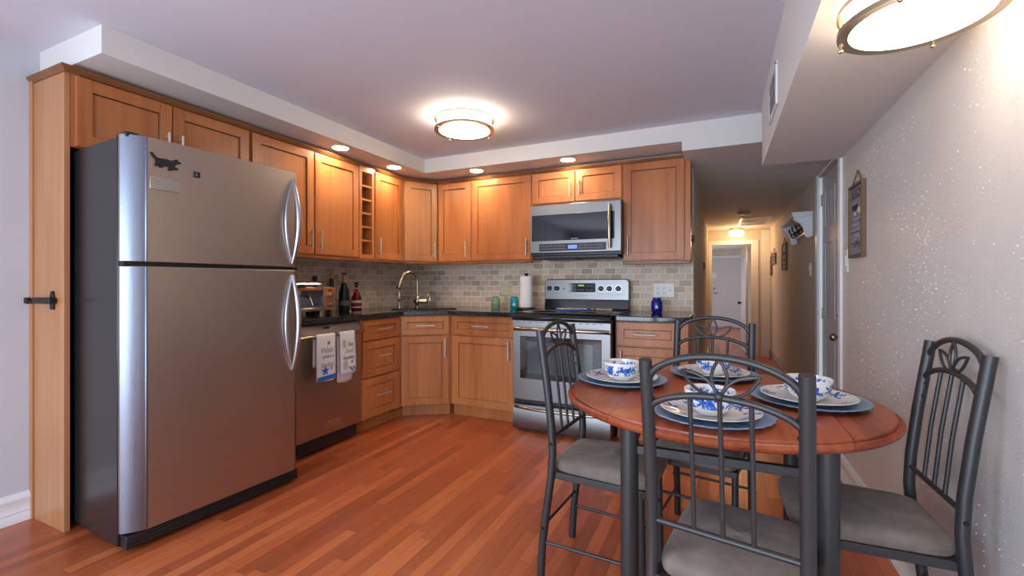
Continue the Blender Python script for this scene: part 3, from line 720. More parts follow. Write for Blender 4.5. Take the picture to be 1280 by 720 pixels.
for x_ in (.050, .120, .525, .598, .676):
    k_ = MB().tube([(x_, .716, 1.103), (x_, .688, 1.103)], [.026, .022], 18).box(x_-.005, x_+.005, .682, .690, 1.083, 1.123).build('knob', BLACK, bp, bevel=.002)
    MB().tube([(x_, .7155, 1.103), (x_, .7125, 1.103)], .029, 18).build('knob_ring', HAND, k_)
MB().tube([(.185, .716, 1.103), (.185, .712, 1.103)], .007, 10).build('indicator_light', BLACK, bp)
for x_, w_, z_ in ((.050, .018, 1.054), (.120, .018, 1.054), (.525, .018, 1.054), (.598, .018, 1.054), (.676, .018, 1.054), (.355, .045, 1.041)):
    MB().box(x_-w_, x_+w_, .7142, .7152, z_-.002, z_+.002).build('printed_label', INK_G, bp, smooth=False)
# spoon rest dish on the cooktop
sr = thing('spoon_rest', 'shallow fish-shaped blue rimmed spoon rest on the stove cooktop', 'spoon rest', (-1.11, 3.62, .9229), R(8))
fish = [(-.16, .0), (-.12, .035), (-.05, .055), (.03, .05), (.08, .02), (.10, .012), (.14, .045), (.15, .0), (.14, -.045), (.10, -.012), (.08, -.02), (.03, -.05), (-.05, -.055), (-.12, -.035)]
MB().prism(fish, 0, .012).build('dish', INK_B, sr, bevel=.004)
MB().prism([(x_*.88-.006, y_*.82) for x_, y_ in fish], .0122, .020).build('glazed_center', M('tan_glaze', (.62, .45, .33), .2), sr, bevel=.003)
tag(MB().tube([(-.93, 3.66, .932), (-.86, 3.67, .932), (-.80, 3.675, .932)], [.009, .008, .010], 10).sphere((-.96, 3.655, .933), .018, 12, 1.3, 1, .5).build('wooden_spoon', M('pale_wood_spoon', (.55, .36, .2), .5)), 'small wooden spoon lying on the cooktop right of the spoon rest', 'spoon')

# ------------------------------------------------------------------ microwave
mw = thing('microwave', 'stainless over-the-range microwave with black window', 'microwave', (-1.492, 3.60, 1.383), 0)
MW, MH = .782, .432
MB().box(.004, MW-.004, .035, .388, .0, MH-.002).build('cabinet_body', BLACK, mw, bevel=.003)
MB().box(.0, MW, .0, .035, .022, MH).build('front_panel', STEEL_H, mw, bevel=.005)
fp = mw.children[-1]
MB().box(.018, .728, -.003, .002, .126, .346).build('window', BLKGL, fp, bevel=.006)
MB().box(.085, .662, -.004, .003, .038, .100).build('control_panel', BLACK, fp, bevel=.004); cpn = fp.children[-1]
m = MB(); m.m(0).box(.345, .42, -.0052, -.003, .055, .084); m.m(1)
for k in range(10):
    for z_ in (.055, .078):
        m.box(.10+k*.0225, .112+k*.0225, -.0046, -.003, z_, z_+.005); m.box(.44+k*.020, .449+k*.020, -.0046, -.003, z_, z_+.005)
m.build('keys', [M('blue_display', (.05, .08, .5), .3).emit((.12, .22, 1), 1.0), INK_G], cpn, smooth=False)
m = MB(); m.tube([(.695, -.008, .060), (.695, -.032, .075)], .009, 8).tube([(.695, -.008, .385), (.695, -.032, .370)], .009, 8)
m.tube([(.695, -.030-.014*math.sin(PI*i/12), .050+.345*i/12) for i in range(13)], [.011+.004*math.sin(PI*i/12) for i in range(13)], 12); m.build('handle', BRASS, fp)
m = MB(); text(m, 'SAMSUNG', .014, frame((.40, -.0034, .133), (1, 0, 0), (0, 0, 1)), .0003); m.build('brand_lettering', INK_W, fp, smooth=False)
m = MB().box(.03, MW-.03, .02, .36, -.022, -.001); m.box(.10, .40, .06, .28, -.032, -.022).box(.42, .70, .06, .28, -.030, -.022); m.build('underside_vent', BLACK, mw, bevel=.003)

# ------------------------------------------------------------------ on the counters
zc_ = .9142
es = thing('espresso_machine', 'copper and steel espresso machine at the left end of the long counter', 'espresso machine', (-2.70, 2.235, zc_), LP)
COP = M('copper_panel', (.62, .25, .09), .32, .7)
MB().box(.0, .36, .02, .30, .03, .06).box(.0, .27, .24, .30, .06, .185).box(.0, .27, .0, .26, .03, .045).build('chassis', STEEL, es, bevel=.003)
MB().box(.24, .36, .0, .29, .03, .205).build('control_housing', COP, es, bevel=.006)
MB().box(.0, .24, .02, .30, .180, .205).build('top_deck', COP, es, bevel=.004)
MB().box(.232, .242, -.006, .29, .03, .208).build('side_trim', HAND, es, bevel=.002)
for z_ in (.075, .145):
    MB().tube([(.30, .0, z_), (.30, -.016, z_)], .019, 16).tube([(.30, -.016, z_), (.30, -.045, z_)], [.014, .016], 12).build('knob', HAND, es)
MB().box(.285, .315, -.003, .001, .178, .186).build('switch', BLACK, es)
g = MB()
for k in range(11): g.box(.006, .228, .01+k*.02, .018+k*.02, .062, .068)
for k in range(3): g.box(.006+k*.10, .014+k*.10, .008, .225, .058, .064)
g.build('cup_grate', HAND, es, smooth=False)
MB().box(.004, .225, -.004, .010, .035, .058).box(.07, .15, -.007, -.003, .040, .052).build('drip_tray', STEEL, es, bevel=.002)
MB().tube([(.11, .12, .18), (.11, .12, .135)], .032, 18).tube([(.11, .09, .145), (.11, .0, .13)], .009, 10).tube([(.18, .10, .18), (.18, .06, .10), (.18, .045, .07)], .005, 8).build('group_head', HAND, es)
m = MB(); m.prism([(.02, .225), (.03, .222), (.19, .245), (.19, .255), (.03, .236)], .02, .25, 0); m.build('lid', HAND, es, bevel=.003)
m = MB().prism([(.0, .215), (.03, .205), (.14, .23), (.14, .238)], -.0, .10, 0).build('lid_handle', BLACK, es, bevel=.003)
for x_ in (.03, .33):
    for y_ in (.04, .27): MB().tube([(x_, y_, 0), (x_, y_, .031)], .014, 12).build('foot', BLACK, es)

def bottle(name, label, loc, prof, mats, extra=None):
    t = thing(name, label, 'bottle', (*loc, zc_))
    MB().lathe(prof, 24).build('glass_body', mats, t)
    if extra: extra(t)
    return t
GREENBLK = glassy('dark_bottle_glass', (.012, .02, .012), .06, .1)
def champ(t):
    MB().lathe([(.0158, .225), (.0162, .235), (.0150, .30), (.0180, .305), (.0180, .318), (.012, .322), (0, .322)], 20).build('gold_foil', M('gold_foil', (.75, .42, .12), .35, .8), t)
    MB().tube([(.0, 0, .308), (0, 0, .3235)], .0186, 18).build('cap', BLACK, t)
    MB().lathe([(.0452, .045), (.0452, .088)], 24).build('paper_label', M('dark_label', (.10, .085, .055), .6), t)
bottle('wine_bottle', 'black champagne-style bottle with gold foil neck on the counter', (-2.93, 2.905), [(0, 0), (.043, 0), (.0448, .006), (.0448, .14), (.040, .175), (.025, .215), (.016, .24), (.0148, .30), (.0148, .318), (0, .318)], GREENBLK, champ)
def red(t):
    MB().lathe([(.0142, .195), (.0146, .20), (.0146, .222), (.0165, .223), (.0165, .245), (0, .245)], 18).build('cap', BLACK, t)
    MB().lathe([(.0134, .178), (.0138, .2)], 18).build('neck_label', WHITE, t)
    MB().lathe([(.0460, .018), (.0460, .082)], 24).build('paper_label', M('white_label', (.75, .7, .66), .6), t)
    MB().lathe([(.0464, .028), (.0464, .062)], 24).build('label_band', M('maroon_band', (.16, .01, .02), .6), t)
    MB().lathe([(.024, .150), (.030, .158), (.024, .166)], 20).build('ribbon', M('red_ribbon', (.62, .02, .05), .5), t)
bottle('liquor_bottle', 'squat dark red liqueur bottle with white label, beside the black bottle', (-2.955, 3.075), [(0, 0), (.043, 0), (.0455, .006), (.0455, .085), (.043, .11), (.030, .135), (.0185, .16), (.0135, .185), (.0135, .222), (0, .222)], glassy('red_bottle_glass', (.22, .006, .015), .05, .25), red)
def yel(t):
    MB().lathe([(.0165, .275), (.0165, .318), (0, .318)], 18).build('cap', M('yellow_cap', (.80, .36, .03), .4), t)
    MB().lathe([(.0175, .20), (.0175, .274)], 18).build('neck_sleeve', BLACK, t)
    MB().lathe([(.0372, .05), (.0372, .14)], 22).build('paper_label', M('yellow_label', (.60, .42, .10), .6), t)
    MB().lathe([(.0376, .085), (.0376, .11)], 22).build('label_band', BLACK, t)
bottle('liquor_bottle', 'clear liquor bottle with yellow cap behind the espresso machine', (-3.0, 2.835), [(0, 0), (.035, 0), (.0368, .006), (.0368, .15), (.030, .18), (.017, .205), (.0155, .27), (.0155, .318), (0, .318)], glassy('clear_amber_glass', (.75, .6, .3), .05, .6), yel)
def mill(t):
    MB().lathe([(.0155, .252), (.0175, .256), (.0175, .290), (.012, .296), (0, .296)], 18).build('cap', BLACK, t)
    MB().lathe([(.0132, .205), (.0135, .25)], 18).build('neck_label', M('silver_label', (.7, .7, .66), .4), t)
bottle('liquor_bottle', 'tall black-capped bottle with silver neck behind the espresso machine', (-3.015, 2.675), [(0, 0), (.034, 0), (.036, .006), (.036, .16), (.020, .195), (.0128, .215), (.0128, .252), (0, .252)], GREENBLK, mill)

# faucet and soap dispenser behind the sink
fc = thing('faucet', 'tall antique nickel gooseneck faucet behind the corner sink', 'faucet', (-2.615, 3.512, zc_), 0)
sd = Vector((-.34, -.94, 0)).normalized(); rt = Vector((.9078, .4195, 0))
MB().lathe([(.030, 0), (.030, .006), (.020, .012), (.019, .03), (.026, .05), (.027, .08), (.020, .10), (.013, .115)], 24).build('body', BRASS, fc)
pts = [Vector((0, 0, .10)), Vector((0, 0, .25))]
for i in range(1, 13):
    a = PI*i/12*.90; pts.append(Vector((0, 0, .25))+sd*(.085*(1-math.cos(a)))+Vector((0, 0, .092*math.sin(a))))
MB().tube(pts, [.0125]*2+[.0125]*12, 14).build('spout', BRASS, fc)
e = pts[-1]; d_ = (pts[-1]-pts[-2]).normalized()
MB().tube([e, e+d_*.05, e+d_*.095, e+d_*.10], [.013, .019, .024, .020], 14).build('spray_head', BRASS, fc)
m = MB(); q0 = Vector((0, 0, .066)); m.tube([q0-rt*.035, q0-rt*.02, q0+rt*.03, q0+rt*.09, q0+rt*.10], [.012, .024, .026, .023, .014], 16); m.build('valve_body', BRASS, fc)
m = MB(); m.tube([q0+rt*.095, q0+rt*.122+Vector((0, 0, .012)), q0+rt*.118+Vector((0, 0, .045)), q0+rt*.098+Vector((0, 0, .068))], [.007, .008, .007, .008], 10); m.build('lever', BRASS, fc)
sp = thing('soap_dispenser', 'small nickel soap dispenser left of the faucet', 'soap dispenser', (-2.772, 3.44, zc_))
MB().lathe([(.021, 0), (.021, .006), (.016, .02), (.010, .05), (.008, .062), (.0135, .070), (.0135, .085), (.009, .09), (.006, .10)], 18).build('base', NICK, sp)
MB().lathe([(.007, .098), (.013, .102), (.014, .15), (.011, .158), (0, .160)], 16).tube([(0, 0, .135), (-.02, -.045, .128)], .005, 8).build('pump_head', NICK, sp)

def plate_(name, label, o, right, wd, ht, mat, fn):
    t = thing(name, label, 'outlet' if 'outlet' in name else 'switch', o)
    t.matrix_basis = frame(o, right, (0, 0, 1)) @ Matrix.Rotation(-PI/2, 4, 'X')   # local x right, y into wall, z up
    t.location, t.rotation_euler = t.matrix_basis.to_translation(), t.matrix_basis.to_euler()
    MB().box(-wd/2, wd/2, -.006, 0, -ht/2, ht/2).build('cover_plate', mat, t, bevel=.002)
    fn(t, mat); return t
def duplex(t, mat, x=0):
    for z_ in (-.020, .020):
        o = MB().box(x-.016, x+.016, -.009, -.006, z_-.014, z_+.014).build('socket', mat, t, bevel=.003)
        MB().box(x-.008, x-.005, -.0095, -.0085, z_-.004, z_+.007).box(x+.005, x+.008, -.0095, -.0085, z_-.004, z_+.007).tube([(x, -.0095, z_-.008), (x, -.0085, z_-.008)], .003, 8).build('slots', BLACK, o, smooth=False)
def rocker(t, mat, x=0):
    MB().prism([(-.006, -.030), (-.010, -.030), (-.008, 0), (-.013, .030), (-.006, .030)], x-.016, x+.016, 0).build('rocker', mat, t)
def toggle(t, mat, x=0):
    MB().box(x-.010, x+.010, -.008, -.006, -.020, .020).prism([(-.006, -.006), (-.020, .004), (-.018, .010), (-.006, .006)], x-.005, x+.005, 0).build('toggle', mat, t)
plate_('outlet', 'almond switch and outlet plate on the tile behind the jars', (-1.893, YB-.0102, 1.092), (1, 0, 0), .122, .122, CREAM, lambda t, m: (toggle(t, m, -.028), duplex(t, m, .028)))
plate_('outlet', 'white three-gang outlet and switch plate above the blue jar', (-.430, YB-.0102, 1.090), (1, 0, 0), .165, .118, WHITE, lambda t, m: (duplex(t, m, -.048), duplex(t, m, 0), toggle(t, m, .048)))
plate_('outlet', 'almond outlet plate on the left tile near the red bottle', (XL+.0102, 3.275, 1.085), (0, 1, 0), .075, .118, CREAM, duplex)
plate_('light_switch', 'white light switch beside the hanging plank sign', (XR-.0002, 3.140, 1.277), (0, -1, 0), .078, .128, WHITE, rocker)
plate_('light_switch', 'white light switch in the hallway under the coat shelf', (HX-.0002, 5.12, 1.28), (0, -1, 0), .10, .125, WHITE, rocker)

# jars and paper towels
def jar(label, loc, glass, h=.10, r=.037, st=None):
    t = thing('mason_jar', label, 'jar', (*loc, zc_))
    MB().lathe([(0, .004), (r*.78, .004), (r*.72, 0), (r*.80, 0), (r*.98, .014), (r, .03), (r, h*.66), (r*.92, h*.80), (r*.72, h*.87), (r*.72, h*.90), (r*.78, h*.91), (r*.78, h), (r*.70, h), (r*.68, h*.86), (r*.9, h*.66), (r*.92, .02), (r*.7, .008), (0, .008)], 26).build('glass', glass, t)
    MB().lathe([(r*.785, h*.92), (r*.81, h*.925), (r*.785, h*.935), (r*.81, h*.95), (r*.785, h*.96)], 26).build('screw_thread', glass, t)
    if st:
        d = Vector((-loc[0]*.8, -loc[1], 0)).normalized(); rg_ = Vector((-d.y, d.x, 0)); o = d*(r+.0025)+Vector((0, 0, h*.38)); fm = frame(o, rg_, (0, 0, 1))
        m = MB(); pl = star(5, .020, .007); m.add([fm @ Vector((p[0], p[1], -.001-abs(p[0])*.18)) for p in pl]+[fm @ Vector((p[0]*.9, p[1]*.9, .003-abs(p[0])*.18)) for p in pl], [tuple(range(10))[::-1], tuple(range(10, 20))]+[(i, (i+1) % 10, 10+(i+1) % 10, 10+i) for i in range(10)]); m.build('starfish', st, t)
    return t
SHELL = M('white_starfish', (.82, .80, .76), .6)
jar('pale green glass mason jar on the counter below the almond plate', (-1.885, 3.72), glassy('pale_green_glass', (.62, .78, .62)), .115, .040)
jar('teal glass mason jar beside the paper towels', (-1.695, 3.72), glassy('teal_glass', (.03, .52, .55), .05, .6), .115, .040, SHELL)
jar('cobalt blue mason jar with a white starfish right of the stove', (-.465, 3.80), glassy('cobalt_glass', (.03, .03, .42), .05, .5), .118, .044, SHELL)
pt = thing('paper_towel_holder', 'black paper towel holder standing left of the stove', 'holder', (-1.585, 3.74, zc_))
MB().lathe([(.078, 0), (.080, .004), (.078, .014), (.07, .018)], 32).build('base', BLACK, pt, bevel=.001)
MB().tube([(0, 0, .016), (0, 0, .305)], .007, 10).lathe([(.008, .302), (.014, .305), (.020, .316), (.018, .324), (0, .326)], 18).build('post', BLACK, pt)
m = MB().lathe([(.02, .019), (.056, .019), (.0575, .03), (.0575, .288), (.056, .298), (.02, .298), (.02, .019)], 36, (-1.585, 3.74, zc_))
tag(m.build('paper_towel_roll', PAPER), 'white paper towel roll on the black holder', 'paper towels')
# small ornament hanging on the side of the right wall cabinet
bo = thing('hanging_ornament', 'small dark green flower ornament with gold loop hanging on the right cabinet side', 'ornament', (-.2075, 3.79, 1.50))
MB().tube([(.004, 0, .02), (.004, .006, .05), (.004, 0, .085), (.004, -.006, .05)], .0018, 6, closed=True).build('gold_loop', BRASS, bo)
m = MB()
for k in range(6):
    a = 2*PI*k/6; m.sphere((.012+.004*(k % 2), .018*math.cos(a), .018*math.sin(a)), .011, 10)
m.sphere((.018, 0, 0), .010, 10); m.tube([(.012, 0, -.01), (.014, .012, -.055)], [.008, .002], 8); m.build('flower', M('dark_green_leaf', (.03, .07, .05), .5), bo)

# ------------------------------------------------------------------ dining table
TX, TY, TZ = -.020, 1.765, .757
tb = thing('dining_table', 'round red-oak drop-leaf dining table with gunmetal legs', 'table', (TX, TY, 0))
def top(x0, x1, name):
    m = MB(); A, B = .520, .505
    pr = [(0, .722), (.480, .722), (.503, .725), (.512, .732), (.515, .739), (.511, .746), (.504, .7495), (.5025, .7455), (.499, .7455), (.497, .7545), (.492, .757), (0, .757)]
    k = [max(1e-4, r)/.515 for r, _ in pr]
    m.lathe([(max(1e-4, r), z) for r, z in pr], 96, sx=A/.515, sy=B/.515)
    o = m.build(name, TABLE, tb); b = bmesh.new(); b.from_mesh(o.data)
    for cx, n in ((x0, -1), (x1, 1)):
        if abs(cx) < .6: 
            g = bmesh.ops.bisect_plane(b, geom=b.verts[:]+b.edges[:]+b.faces[:], plane_co=(cx, 0, 0), plane_no=(n, 0, 0), clear_outer=True)
            bmesh.ops.holes_fill(b, edges=[e for e in g['geom_cut'] if isinstance(e, bmesh.types.BMEdge)])
    b.to_mesh(o.data); b.free(); o.data.set_sharp_from_angle(angle=R(38)); return o
top(-.7, -.2857, 'drop_leaf'); top(-.2845, .3245, 'tabletop'); top(.3257, .7, 'drop_leaf')
LG = [(-.235, -.345), (.278, -.335), (-.250, .355), (.278, .335)]
for x_, y_ in LG:
    MB().tube([(x_, y_, 0), (x_, y_, .722)], .0275, 20).build('leg', GUN, tb)
def bar(a, b, z=.64):
    m = MB(); d = Vector((b[0]-a[0], b[1]-a[1], 0)).normalized(); n = Vector((-d.y, d.x, 0))*.010; P = [Vector((*a, 0)), Vector((*b, 0))]
    vs = [p+s*n+Vector((0, 0, h)) for p in P for s, h in ((1, z-.013), (-1, z-.013), (-1, z+.013), (1, z+.013))]
    m.add(vs, [(0, 1, 2, 3), (4, 5, 6, 7)]+[(i, (i+1) % 4, 4+(i+1) % 4, 4+i) for i in range(4)]); m.build('apron_bar', GUN, tb, bevel=.002)
for i, j in ((0, 1), (2, 3), (0, 2), (1, 3)): bar(LG[i], LG[j])

# ------------------------------------------------------------------ dining chair (local +y is where the sitter looks, origin under the top of the back)
def prof(z):   # y of the bowed rear posts at height z
    P = [(0, .004), (.14, .012), (.26, .028), (.40, .048), (.50, .055), (.60, .050), (.75, .032), (.965, 0)]
    for (a, b), (c, d) in zip(P, P[1:]):
        if a <= z <= c: return b+(d-b)*(z-a)/(c-a)
def make_chair(label):
    t = thing('dining_chair', label, 'chair', (0, 0, 0), 0, 'gunmetal dining chairs around the table')
    hw = .165; zs = [0, .07, .14, .20, .26, .33, .40, .45, .50, .55, .60, .68, .75, .86, .965]
    for s in (-1, 1):
        o = MB().tube([(s*hw, prof(z), z) for z in zs], .0155, 16).build('rear_post', GUN, t, bevel=0)
        b = MB()
        for z in (.535, .205): b.sphere((s*(hw+.0155), prof(z), z), .006, 10)
        for z in (.79, .83, .87): b.sphere((s*(hw-.0155), prof(z), z), .004, 8)
        b.build('bolts', IRON, o)
        MB().tube([(s*.152, .395, 0), (s*.152, .388, .415)], .0125, 14).build('front_leg', GUN, t)
        MB().tube([(s*hw, prof(.145), .145), (s*.153, .392, .145)], .006, 10).build('side_stretcher', GUN, t)
    MB().tube([(-hw, prof(.215), .215), (hw, prof(.215), .215)], .006, 10).build('rear_stretcher', GUN, t)
    MB().tube([(-.152, .39, .27), (.152, .39, .27)], .006, 10).build('front_stretcher', GUN, t)
    # seat frame: four flat rails
    MB().box(-.162, -.142, .05, .41, .398, .424).box(.142, .162, .05, .41, .398, .424).box(-.162, .162, .395, .415, .398, .424).box(-.162, .162, .04, .06, .398, .424).build('seat_frame', GUN, t, bevel=.002)
    # cushion
    m = MB(); n = 56; vs = []; lay = [(.425, .965), (.430, .985), (.444, 1.0), (.458, .995), (.468, .96), (.476, .86), (.481, .62), (.484, .3), (.4845, .02)]
    for z, s_ in lay:
        for j in range(n):
            a = 2*PI*j/n; c, q = math.cos(a), math.sin(a); e = .27
            xx = math.copysign(abs(c)**e, c); yy = math.copysign(abs(q)**e, q)
            vs.append((xx*(.1605+.005*yy)*s_, .240+yy*.195*s_, z+.004*math.sin(yy*2.2)*(1 if z > .45 else 0)))
    k = len(lay); fs = [(i*n+j, i*n+(j+1) % n, (i+1)*n+(j+1) % n, (i+1)*n+j) for i in range(k-1) for j in range(n)]+[tuple(range(n))[::-1], tuple(range((k-1)*n, k*n))]
    m.add(vs, fs).build('seat', FAB, t)
    # backrest: two arches, lower rail, three spindles and the flower of wire petals
    def arch(z0, z1, r):
        m = MB(); L = hw-.004
        m.tube([(L*math.sin(PI/2*u), prof(z0+(z1-z0)*math.cos(PI/2*u)) if z0+(z1-z0)*math.cos(PI/2*u) < .965 else 0, z0+(z1-z0)*(math.cos(PI/2*u*.98))) for u in [i/12-1 for i in range(25)]], r, 12); return m
    arch(.903, .985, .0088).build('top_arch', GUN, t); arch(.833, .893, .0082).build('lower_arch', GUN, t)
    MB().tube([(-hw, prof(.556), .556), (hw, prof(.556), .556)], .0078, 12).build('lower_rail', GUN, t)
    for x_ in (-.064, 0, .064):
        zt = .833+.060*math.cos(math.asin(min(1, abs(x_)/(hw-.004))))
        MB().tube([(x_, prof(.556), .556), (x_, prof(.72), .72), (x_, prof(zt), zt)], .0056, 10).build('spindle', GUN, t)
    def petal(ang, L, wd, ry):
        pts = []
        for i in range(13): u = i/12; pts.append((wd*math.sin(PI*u), L*u))
        loop = pts+[(-a, b) for a, b in pts[::-1][1:-1]]
        c, s_ = math.cos(ang), math.sin(ang); zz = .893
        q = []
        for a, b in loop:
            X = a*c+b*s_; Z = zz+b*c-a*s_; q.append((X, .006+(.985-Z)*.08, Z))
        return MB().tube(q, .0040, 8, closed=True)
    petal(0, .088, .0165, 0).build('wire_petal', GUN, t); petal(R(56), .098, .0165, 0).build('wire_petal', GUN, t); petal(R(-56), .098, .0165, 0).build('wire_petal', GUN, t)
    MB().sphere((0, .009, .896), .011, 10).build('petal_hub', GUN, t)
    return t
ch = make_chair('gunmetal chair in the foreground seen from behind, nearest the camera')
ch.location = (-.0035, 1.101, 0); ch.rotation_euler = (0, 0, R(-10.9))
for (lab, loc, rz) in (('gunmetal chair at the left of the table, facing right before the stove', (-.627, 1.808, 0), -94.5),
                       ('gunmetal chair at the right of the table against the textured wall', (.619, 1.713, 0), 91.6),
                       ('gunmetal chair at the far side of the table, facing the camera', (-.029, 2.360, 0), 170)):
    c = dup(ch); c['label'] = lab; c.location = loc; c.rotation_euler = (0, 0, R(rz))

# ------------------------------------------------------------------ place settings
def rip(a, i): return .012*abs(math.sin(a*15))
places = [('at the left', (-.357, 1.815), 0.3), ('nearest the camera', (-.028, 1.450), 1.9), ('at the right by the wall', (.262, 1.760), 3.1), ('at the far side', (-.026, 2.080), 4.4)]
c0 = p0 = b0 = None
for nm, (x_, y_), rz in places:
    z = TZ+.0004
    if c0 is None:
        c0 = MB(); c0.m(0).lathe([(.0001, .006), (.125, .006), (.150, .012), (.168, .019), (.169, .0165), (.150, .009), (.128, .0005), (.0001, .0005)], 120, ripple=lambda a, i: .024*abs(math.sin(a*15)) if i in (3, 4) else 0)
        c0 = c0.build('charger', CHARGER)
        p0 = MB().lathe([(.0001, .004), (.082, .004), (.094, .010), (.128, .018), (.137, .021), (.138, .0195), (.128, .0155), (.096, .006), (.084, .0), (.0001, .0)], 72).build('dinner_plate', PLATE)
        b0 = MB().lathe([(r_*.88, z_*.88) for r_, z_ in [(.0001, .004), (.036, .004), (.037, 0), (.041, 0), (.043, .004), (.060, .016), (.073, .036), (.079, .060), (.081, .078), (.0795, .0795), (.0775, .078), (.0755, .060), (.069, .037), (.056, .020), (.038, .010), (.0001, .008)]], 64).build('bowl', BOWL)
        trio = (c0, p0, b0)
    else:
        trio = tuple(o.copy() for o in (c0, p0, b0))
        for o in trio: COL.objects.link(o)
    for o, dz, nn, ct_, gp in zip(trio, (0, .0066, .0112), ('slate blue charger with scalloped rim', 'white dinner plate with blue beach print', 'white bowl with blue starfish print'), ('charger', 'plate', 'bowl'), ('slate chargers', 'beach print dinner plates', 'beach print bowls')):
        o.location = (x_, y_, z+dz); o.rotation_euler = (0, 0, rz); tag(o, nn+' '+nm+' of the table', ct_, gp+' on the table')

# ------------------------------------------------------------------ ceiling lights
def drum(label, loc, D, hgt, glow):
    t = thing('ceiling_light', label, 'ceiling light', loc)
    r = D/2
    MB().lathe([(r*.80, -.004), (r*.80, 0), (0, 0)], 48).build('canopy', BRONZE, t)
    MB().lathe([(r*.86, -.006), (r*.90, -.02), (r*.91, -hgt+.012), (r*.88, -hgt-.004), (r*.70, -hgt-.016), (r*.35, -hgt-.023), (0, -hgt-.025)], 56).build('diffuser', glow, t)
    def hoop(z, name): MB().lathe([(r*.935, z-.006), (r, z-.0065), (r, z+.0065), (r*.935, z+.006), (r*.935, z-.006)], 64).build(name, BRONZE, t)
    hoop(-.020, 'upper_ring'); hoop(-hgt, 'lower_ring')
    for k in range(4):
        a = PI/4+PI/2*k+.3; x_, y_ = r*.985*math.cos(a), r*.985*math.sin(a)
        MB().tube([(x_, y_, -.02), (x_, y_, -hgt-.012)], .0035, 8).sphere((x_, y_, -hgt-.014), .007, 8).build('post', BRONZE, t)
    return t
drum('round drum ceiling light with a bronze ring in the middle of the kitchen ceiling', (-1.605, 2.690, ZC), .412, .092, GLOW_K)
drum('large lit drum light with bronze rings on the low soffit by the textured wall', (.458, 1.475, 1.894), .338, .072, GLOW)
for lab, x_, y_ in (('recessed downlight above the left cabinets nearest the refrigerator', -2.606, 2.548), ('recessed downlight above the left cabinets near the corner', -2.612, 3.172), ('recessed downlight above the wide cabinet left of the microwave', -2.010, 3.580), ('recessed downlight above the microwave cabinets', -1.145, 3.580)):
    t = thing('recessed_light', lab, 'downlight', (x_, y_, 2.172), 0, 'recessed soffit downlights')
    MB().lathe([(.056, -.001), (.064, -.0022), (.066, -.0004)], 36).build('trim_ring', W_SOF, t)
    MB().lathe([(0, -.0016), (.056, -.0016)], 32).build('lens', GLOW_C, t)
hl = thing('ceiling_light', 'small lit square-edged light on the hallway ceiling', 'ceiling light', (.255, 8.72, HC))
MB().lathe([(.10, 0), (.115, -.02), (.115, -.045)], 28).build('canopy', BRONZE, hl); MB().lathe([(.108, -.045), (.118, -.06), (.118, -.11), (.10, -.13), (0, -.135)], 28).build('diffuser', GLOW_H, hl)
light('hall_lamp', 'POINT', (.255, 8.55, HC-.22), 6.5, (1, .54, .23), size=.1)
sm = tag(MB().lathe([(.075, 0), (.078, -.02), (.060, -.034), (0, -.036)], 28, (.289, 6.754, HC-.0003)).build('smoke_detector', M('aged_plastic', (.40, .34, .28), .5)), 'round smoke detector on the hallway ceiling', 'smoke detector')
vn = thing('ceiling_vent', 'rectangular louvered vent on the hallway ceiling', 'vent', (.47, 7.80, HC))
m = MB(); a, b = .205, .46
m.box(-a, a, -b, -b+.03, -.012, 0).box(-a, a, b-.03, b, -.012, 0).box(-a, -a+.03, -b, b, -.012, 0).box(a-.03, a, -b, b, -.012, 0).build('frame', W_TRIM, vn, bevel=.002)
m = MB()
for k in range(14): m.add([(-a+.045+k*.024, -b+.03, -.010), (-a+.058+k*.024, -b+.03, -.001), (-a+.058+k*.024, b-.03, -.001), (-a+.045+k*.024, b-.03, -.010)], [(0, 1, 2, 3)])
o = m.build('louvers', W_TRIM, vn, smooth=False); q = o.modifiers.new('solid', 'SOLIDIFY'); q.thickness = .002
MB().box(-a+.03, a-.03, -.012, .012, -.012, -.002).build('crossbar', W_TRIM, vn)
MB().box(-a+.02, a-.02, -b+.02, b-.02, -.0012, -.0004).build('duct_opening', BLACK, vn, smooth=False)
# vent on the side of the right soffit
sv = thing('wall_vent', 'white air vent on the side of the right soffit', 'vent', (.2418, 2.56, 2.08))
MB().box(-.010, 0, -.16, .16, -.10, -.082).box(-.010, 0, -.16, .16, .082, .10).box(-.010, 0, -.16, -.138, -.1, .1).box(-.010, 0, .138, .16, -.1, .1).build('frame', W_TRIM, sv, bevel=.002)
MB().box(-.0015, -.0004, -.14, .14, -.085, .085).build('duct_opening', BLACK, sv, smooth=False)
m = MB()
for k in range(9): m.add([(-.010, -.14, -.070+k*.018), (-.010, .14, -.070+k*.018), (-.002, .14, -.060+k*.018), (-.002, -.14, -.060+k*.018)], [(0, 1, 2, 3)])
o = m.build('louvers', W_TRIM, sv, smooth=False); q = o.modifiers.new('solid', 'SOLIDIFY'); q.thickness = .0015

